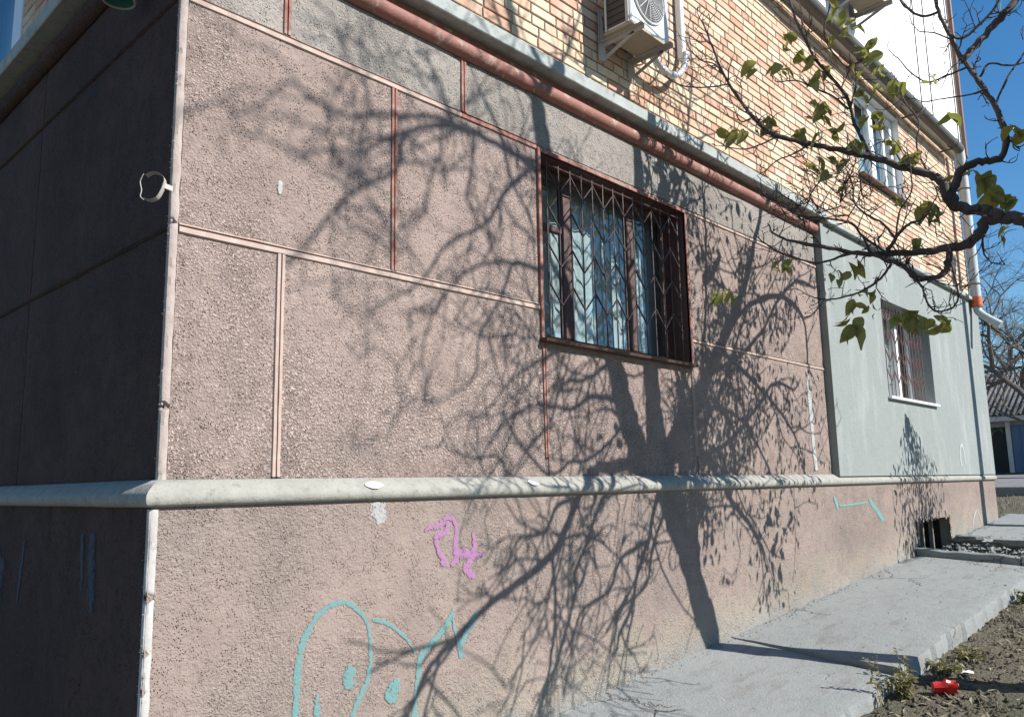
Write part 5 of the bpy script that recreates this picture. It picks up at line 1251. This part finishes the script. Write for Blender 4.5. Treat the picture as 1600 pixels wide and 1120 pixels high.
# young leafy sapling beyond the right edge, throwing the pointed leaf shadow by the basement opening
S = tag(empty('sapling', (10.0, -1.75, gz(10, -1.75)-.13)), 'slender leafy sapling just outside the picture that shades the basement opening', 'sapling')
m = MB(); bx, by, bz = 10.0, -1.75, gz(10, -1.75)-.14
m.tube(catmull([(bx, by, bz), (bx+.02, by, bz+1.2), (bx-.1, by, bz+2.3), (bx-.32, by, bz+3.2)], 5), [.018-.015*i/15 for i in range(16)], 6); m.build('stem', M['bark'], S, smooth=True)
m = MB(); rng = random.Random(44)
sv = Vector((.358, -.934, .754))
for i in range(1300):
    u = rng.random()**1.5          # 0 at bottom of the shadow, 1 at the tip
    wz = 1.0+u*1.68; half = (.72 if wz < 1.9 else .86*max(.05, (2.7-wz)/.8)**1.2)
    wx = 9.25-.36*max(0, (wz-1.9)/.8)+max(-1.3, min(1.3, rng.gauss(0, .6)))*half
    t = 1.85+rng.uniform(-.12, .12)
    p = Vector((wx, -.05, wz))+sv*t
    a = rng.uniform(0, 6.28); leaf_quad(m, p, rng.uniform(.08, .13), rng.uniform(.024, .042), (math.cos(a)*.5, math.sin(a)*.5, -.9), (math.cos(a+1), math.sin(a+1), .2), rng)
m.build('foliage', M['leaf'], S, normals=False)
# lamp pole beyond the right edge
m = MB(); px_, py_ = 12.0+.358*2.6, -.934*2.6; pz = gz(px_, py_)-.2
pp = empty('lamp_pole', (px_, py_, pz))
m.tube([(px_, py_, pz), (px_, py_, pz+2.2), (px_, py_, pz+2.25), (px_, py_, 7.4)], [.11, .105, .1, .085], 14); m.build('post', M['pipe_grey'], pp, smooth=True, auto=50)
m = MB(); m.tube([(px_, py_, 7.38), (px_+.3, py_-.5, 7.6)], .025, 8); m.build('arm', M['pipe_grey'], pp, smooth=True, auto=50)
m = MB(); m.box(px_+.2, px_+.42, py_-.85, py_-.45, 7.55, 7.66, .02); m.build('lamp_head', M['metal'], pp)
tag(pp, 'slim grey lamp pole just outside the picture, casting the upright shadow on the grey wall', 'pole')

# ------------------------------------------------------------------ beyond the house
m = MB()
def strip(m, x0, x1, y0, y1, lift):
    n = 12
    for i in range(n):
        a, b = x0+(x1-x0)*i/n, x0+(x1-x0)*(i+1)/n
        m.quad((a, y0, gz(a, -9)+.07-.13+lift), (b, y0, gz(b, -9)+.07-.13+lift), (b, y1, gz(b, -9)+.07-.13+lift), (a, y1, gz(a, -9)+.07-.13+lift))
strip(m, 18.5, 24.5, -60, 60, .03)
tag(m.build('road', M['asphalt'], None, normals=False), kind='structure')
m = MB(); m.box(18.2, 18.5, -60, 60, gz(18.3, 0)-.3, gz(18.3, 0)+.06, .02); tag(m.build('kerb', M['slab'], None), kind='structure')
SH = tag(empty('garage', (26, 2, 2.1)), 'low garage with grey corrugated roof and blue gate behind the trees', 'garage')
zb = 2.0
m = MB(); m.box(26.0, 31.0, -7, 9, zb, 3.68); m.build('wall', M['shed_wall'], SH)
m = MB(); m.box(25.97, 26.0, 2.58, 4.6, zb, 3.35); m.build('opening_shade_panel', M['shed_shade'], SH)  # flat near-black sheet, shade of the open garage put into its colour
gt = MB(); gt.box(25.95, 25.99, .4, 2.42, zb, 3.38); gt = gt.build('gate', M['gate_blue'], SH)
for y in (.6, 1.0, 1.4, 1.8, 2.2):
    m = MB(); m.box(25.93, 25.95, y, y+.03, zb, 3.38); m.build('rib', M['gate_blue'], gt)
m = MB(); m.box(25.92, 25.999, 2.44, 2.56, zb, 3.5); m.build('post', M['shed_white'], SH)
m = MB(); m.box(25.6, 25.9, -7.2, 9.2, 3.50, 3.66, .02); m.build('fascia', M['shed_white'], SH)
m = MB(); n = 640; x0, x1, z0, z1 = 25.55, 28.6, 3.68, 5.25
for i in range(n+1):
    y = -7.4+16.8*i/n; d = .035*math.cos(y*2*math.pi/.15)
    m.v += [(x0, y, z0+d), (x0, y, z0+d-.01), (x1, y, z1+d), (31.6, y, z0+d)]
for i in range(n):
    a = i*4; m.f += [(a, a+4, a+6, a+2), (a+2, a+6, a+7, a+3), (a+1, a+5, a+4, a)]
m.build('roof', M['slate'], SH, smooth=True, normals=False)

def bare_tree(x, y, h, r, seed, label, lean=(0, 0), depth=7, spread=.55):
    rg = random.Random(seed); z = gz(x, y)-.2
    R = tag(empty('bare_tree', (x, y, z)), label, 'tree', 'bare trees beyond the house'); tk = MB(); cr = MB()
    def grow(p, d, L, r, k):
        n = 3 if k < 2 else 4; pts = [p]; q = d
        for i in range(n):
            q = (q+Vector((rg.gauss(0, .14), rg.gauss(0, .14), rg.gauss(.03, .12)))).normalized(); pts.append(pts[-1]+q*L/n)
        (tk if k >= depth else cr).tube(pts, [r*(1-.35*i/n) for i in range(n+1)], 8 if k > 4 else (5 if k > 2 else 3), k >= depth)
        if k == 0: return
        for c in range(rg.choice((2, 3, 3)) if k > 1 else 3):
            e = (q+Vector((rg.gauss(0, spread), rg.gauss(0, spread), rg.gauss(.05, spread*.8)))).normalized()
            grow(pts[-1] if c < 2 else pts[rg.randint(1, n-1)], e, L*rg.uniform(.62, .9), r*rg.uniform(.5, .68), k-1)
    grow(Vector((x, y, z)), Vector((lean[0], lean[1], 1)).normalized(), h, r, depth)
    tk.build('trunk', M['bark_far'], R, smooth=True); cr.build('crown', M['bark_far'], R, normals=False)
bare_tree(23.5, .4, 2.0, .16, 3, 'bare twiggy tree whose branches hang over the garage gate', (0, .25), 8, .6)
bare_tree(29.5, .6, 2.5, .2, 8, 'bare tree with fine twigs just behind the garage roof', (0, .1), 8, .6)
bare_tree(34, 4.6, 2.7, .22, 5, 'tall bare tree standing far behind the garage next to the house corner', (0, -.1), 8, .6)
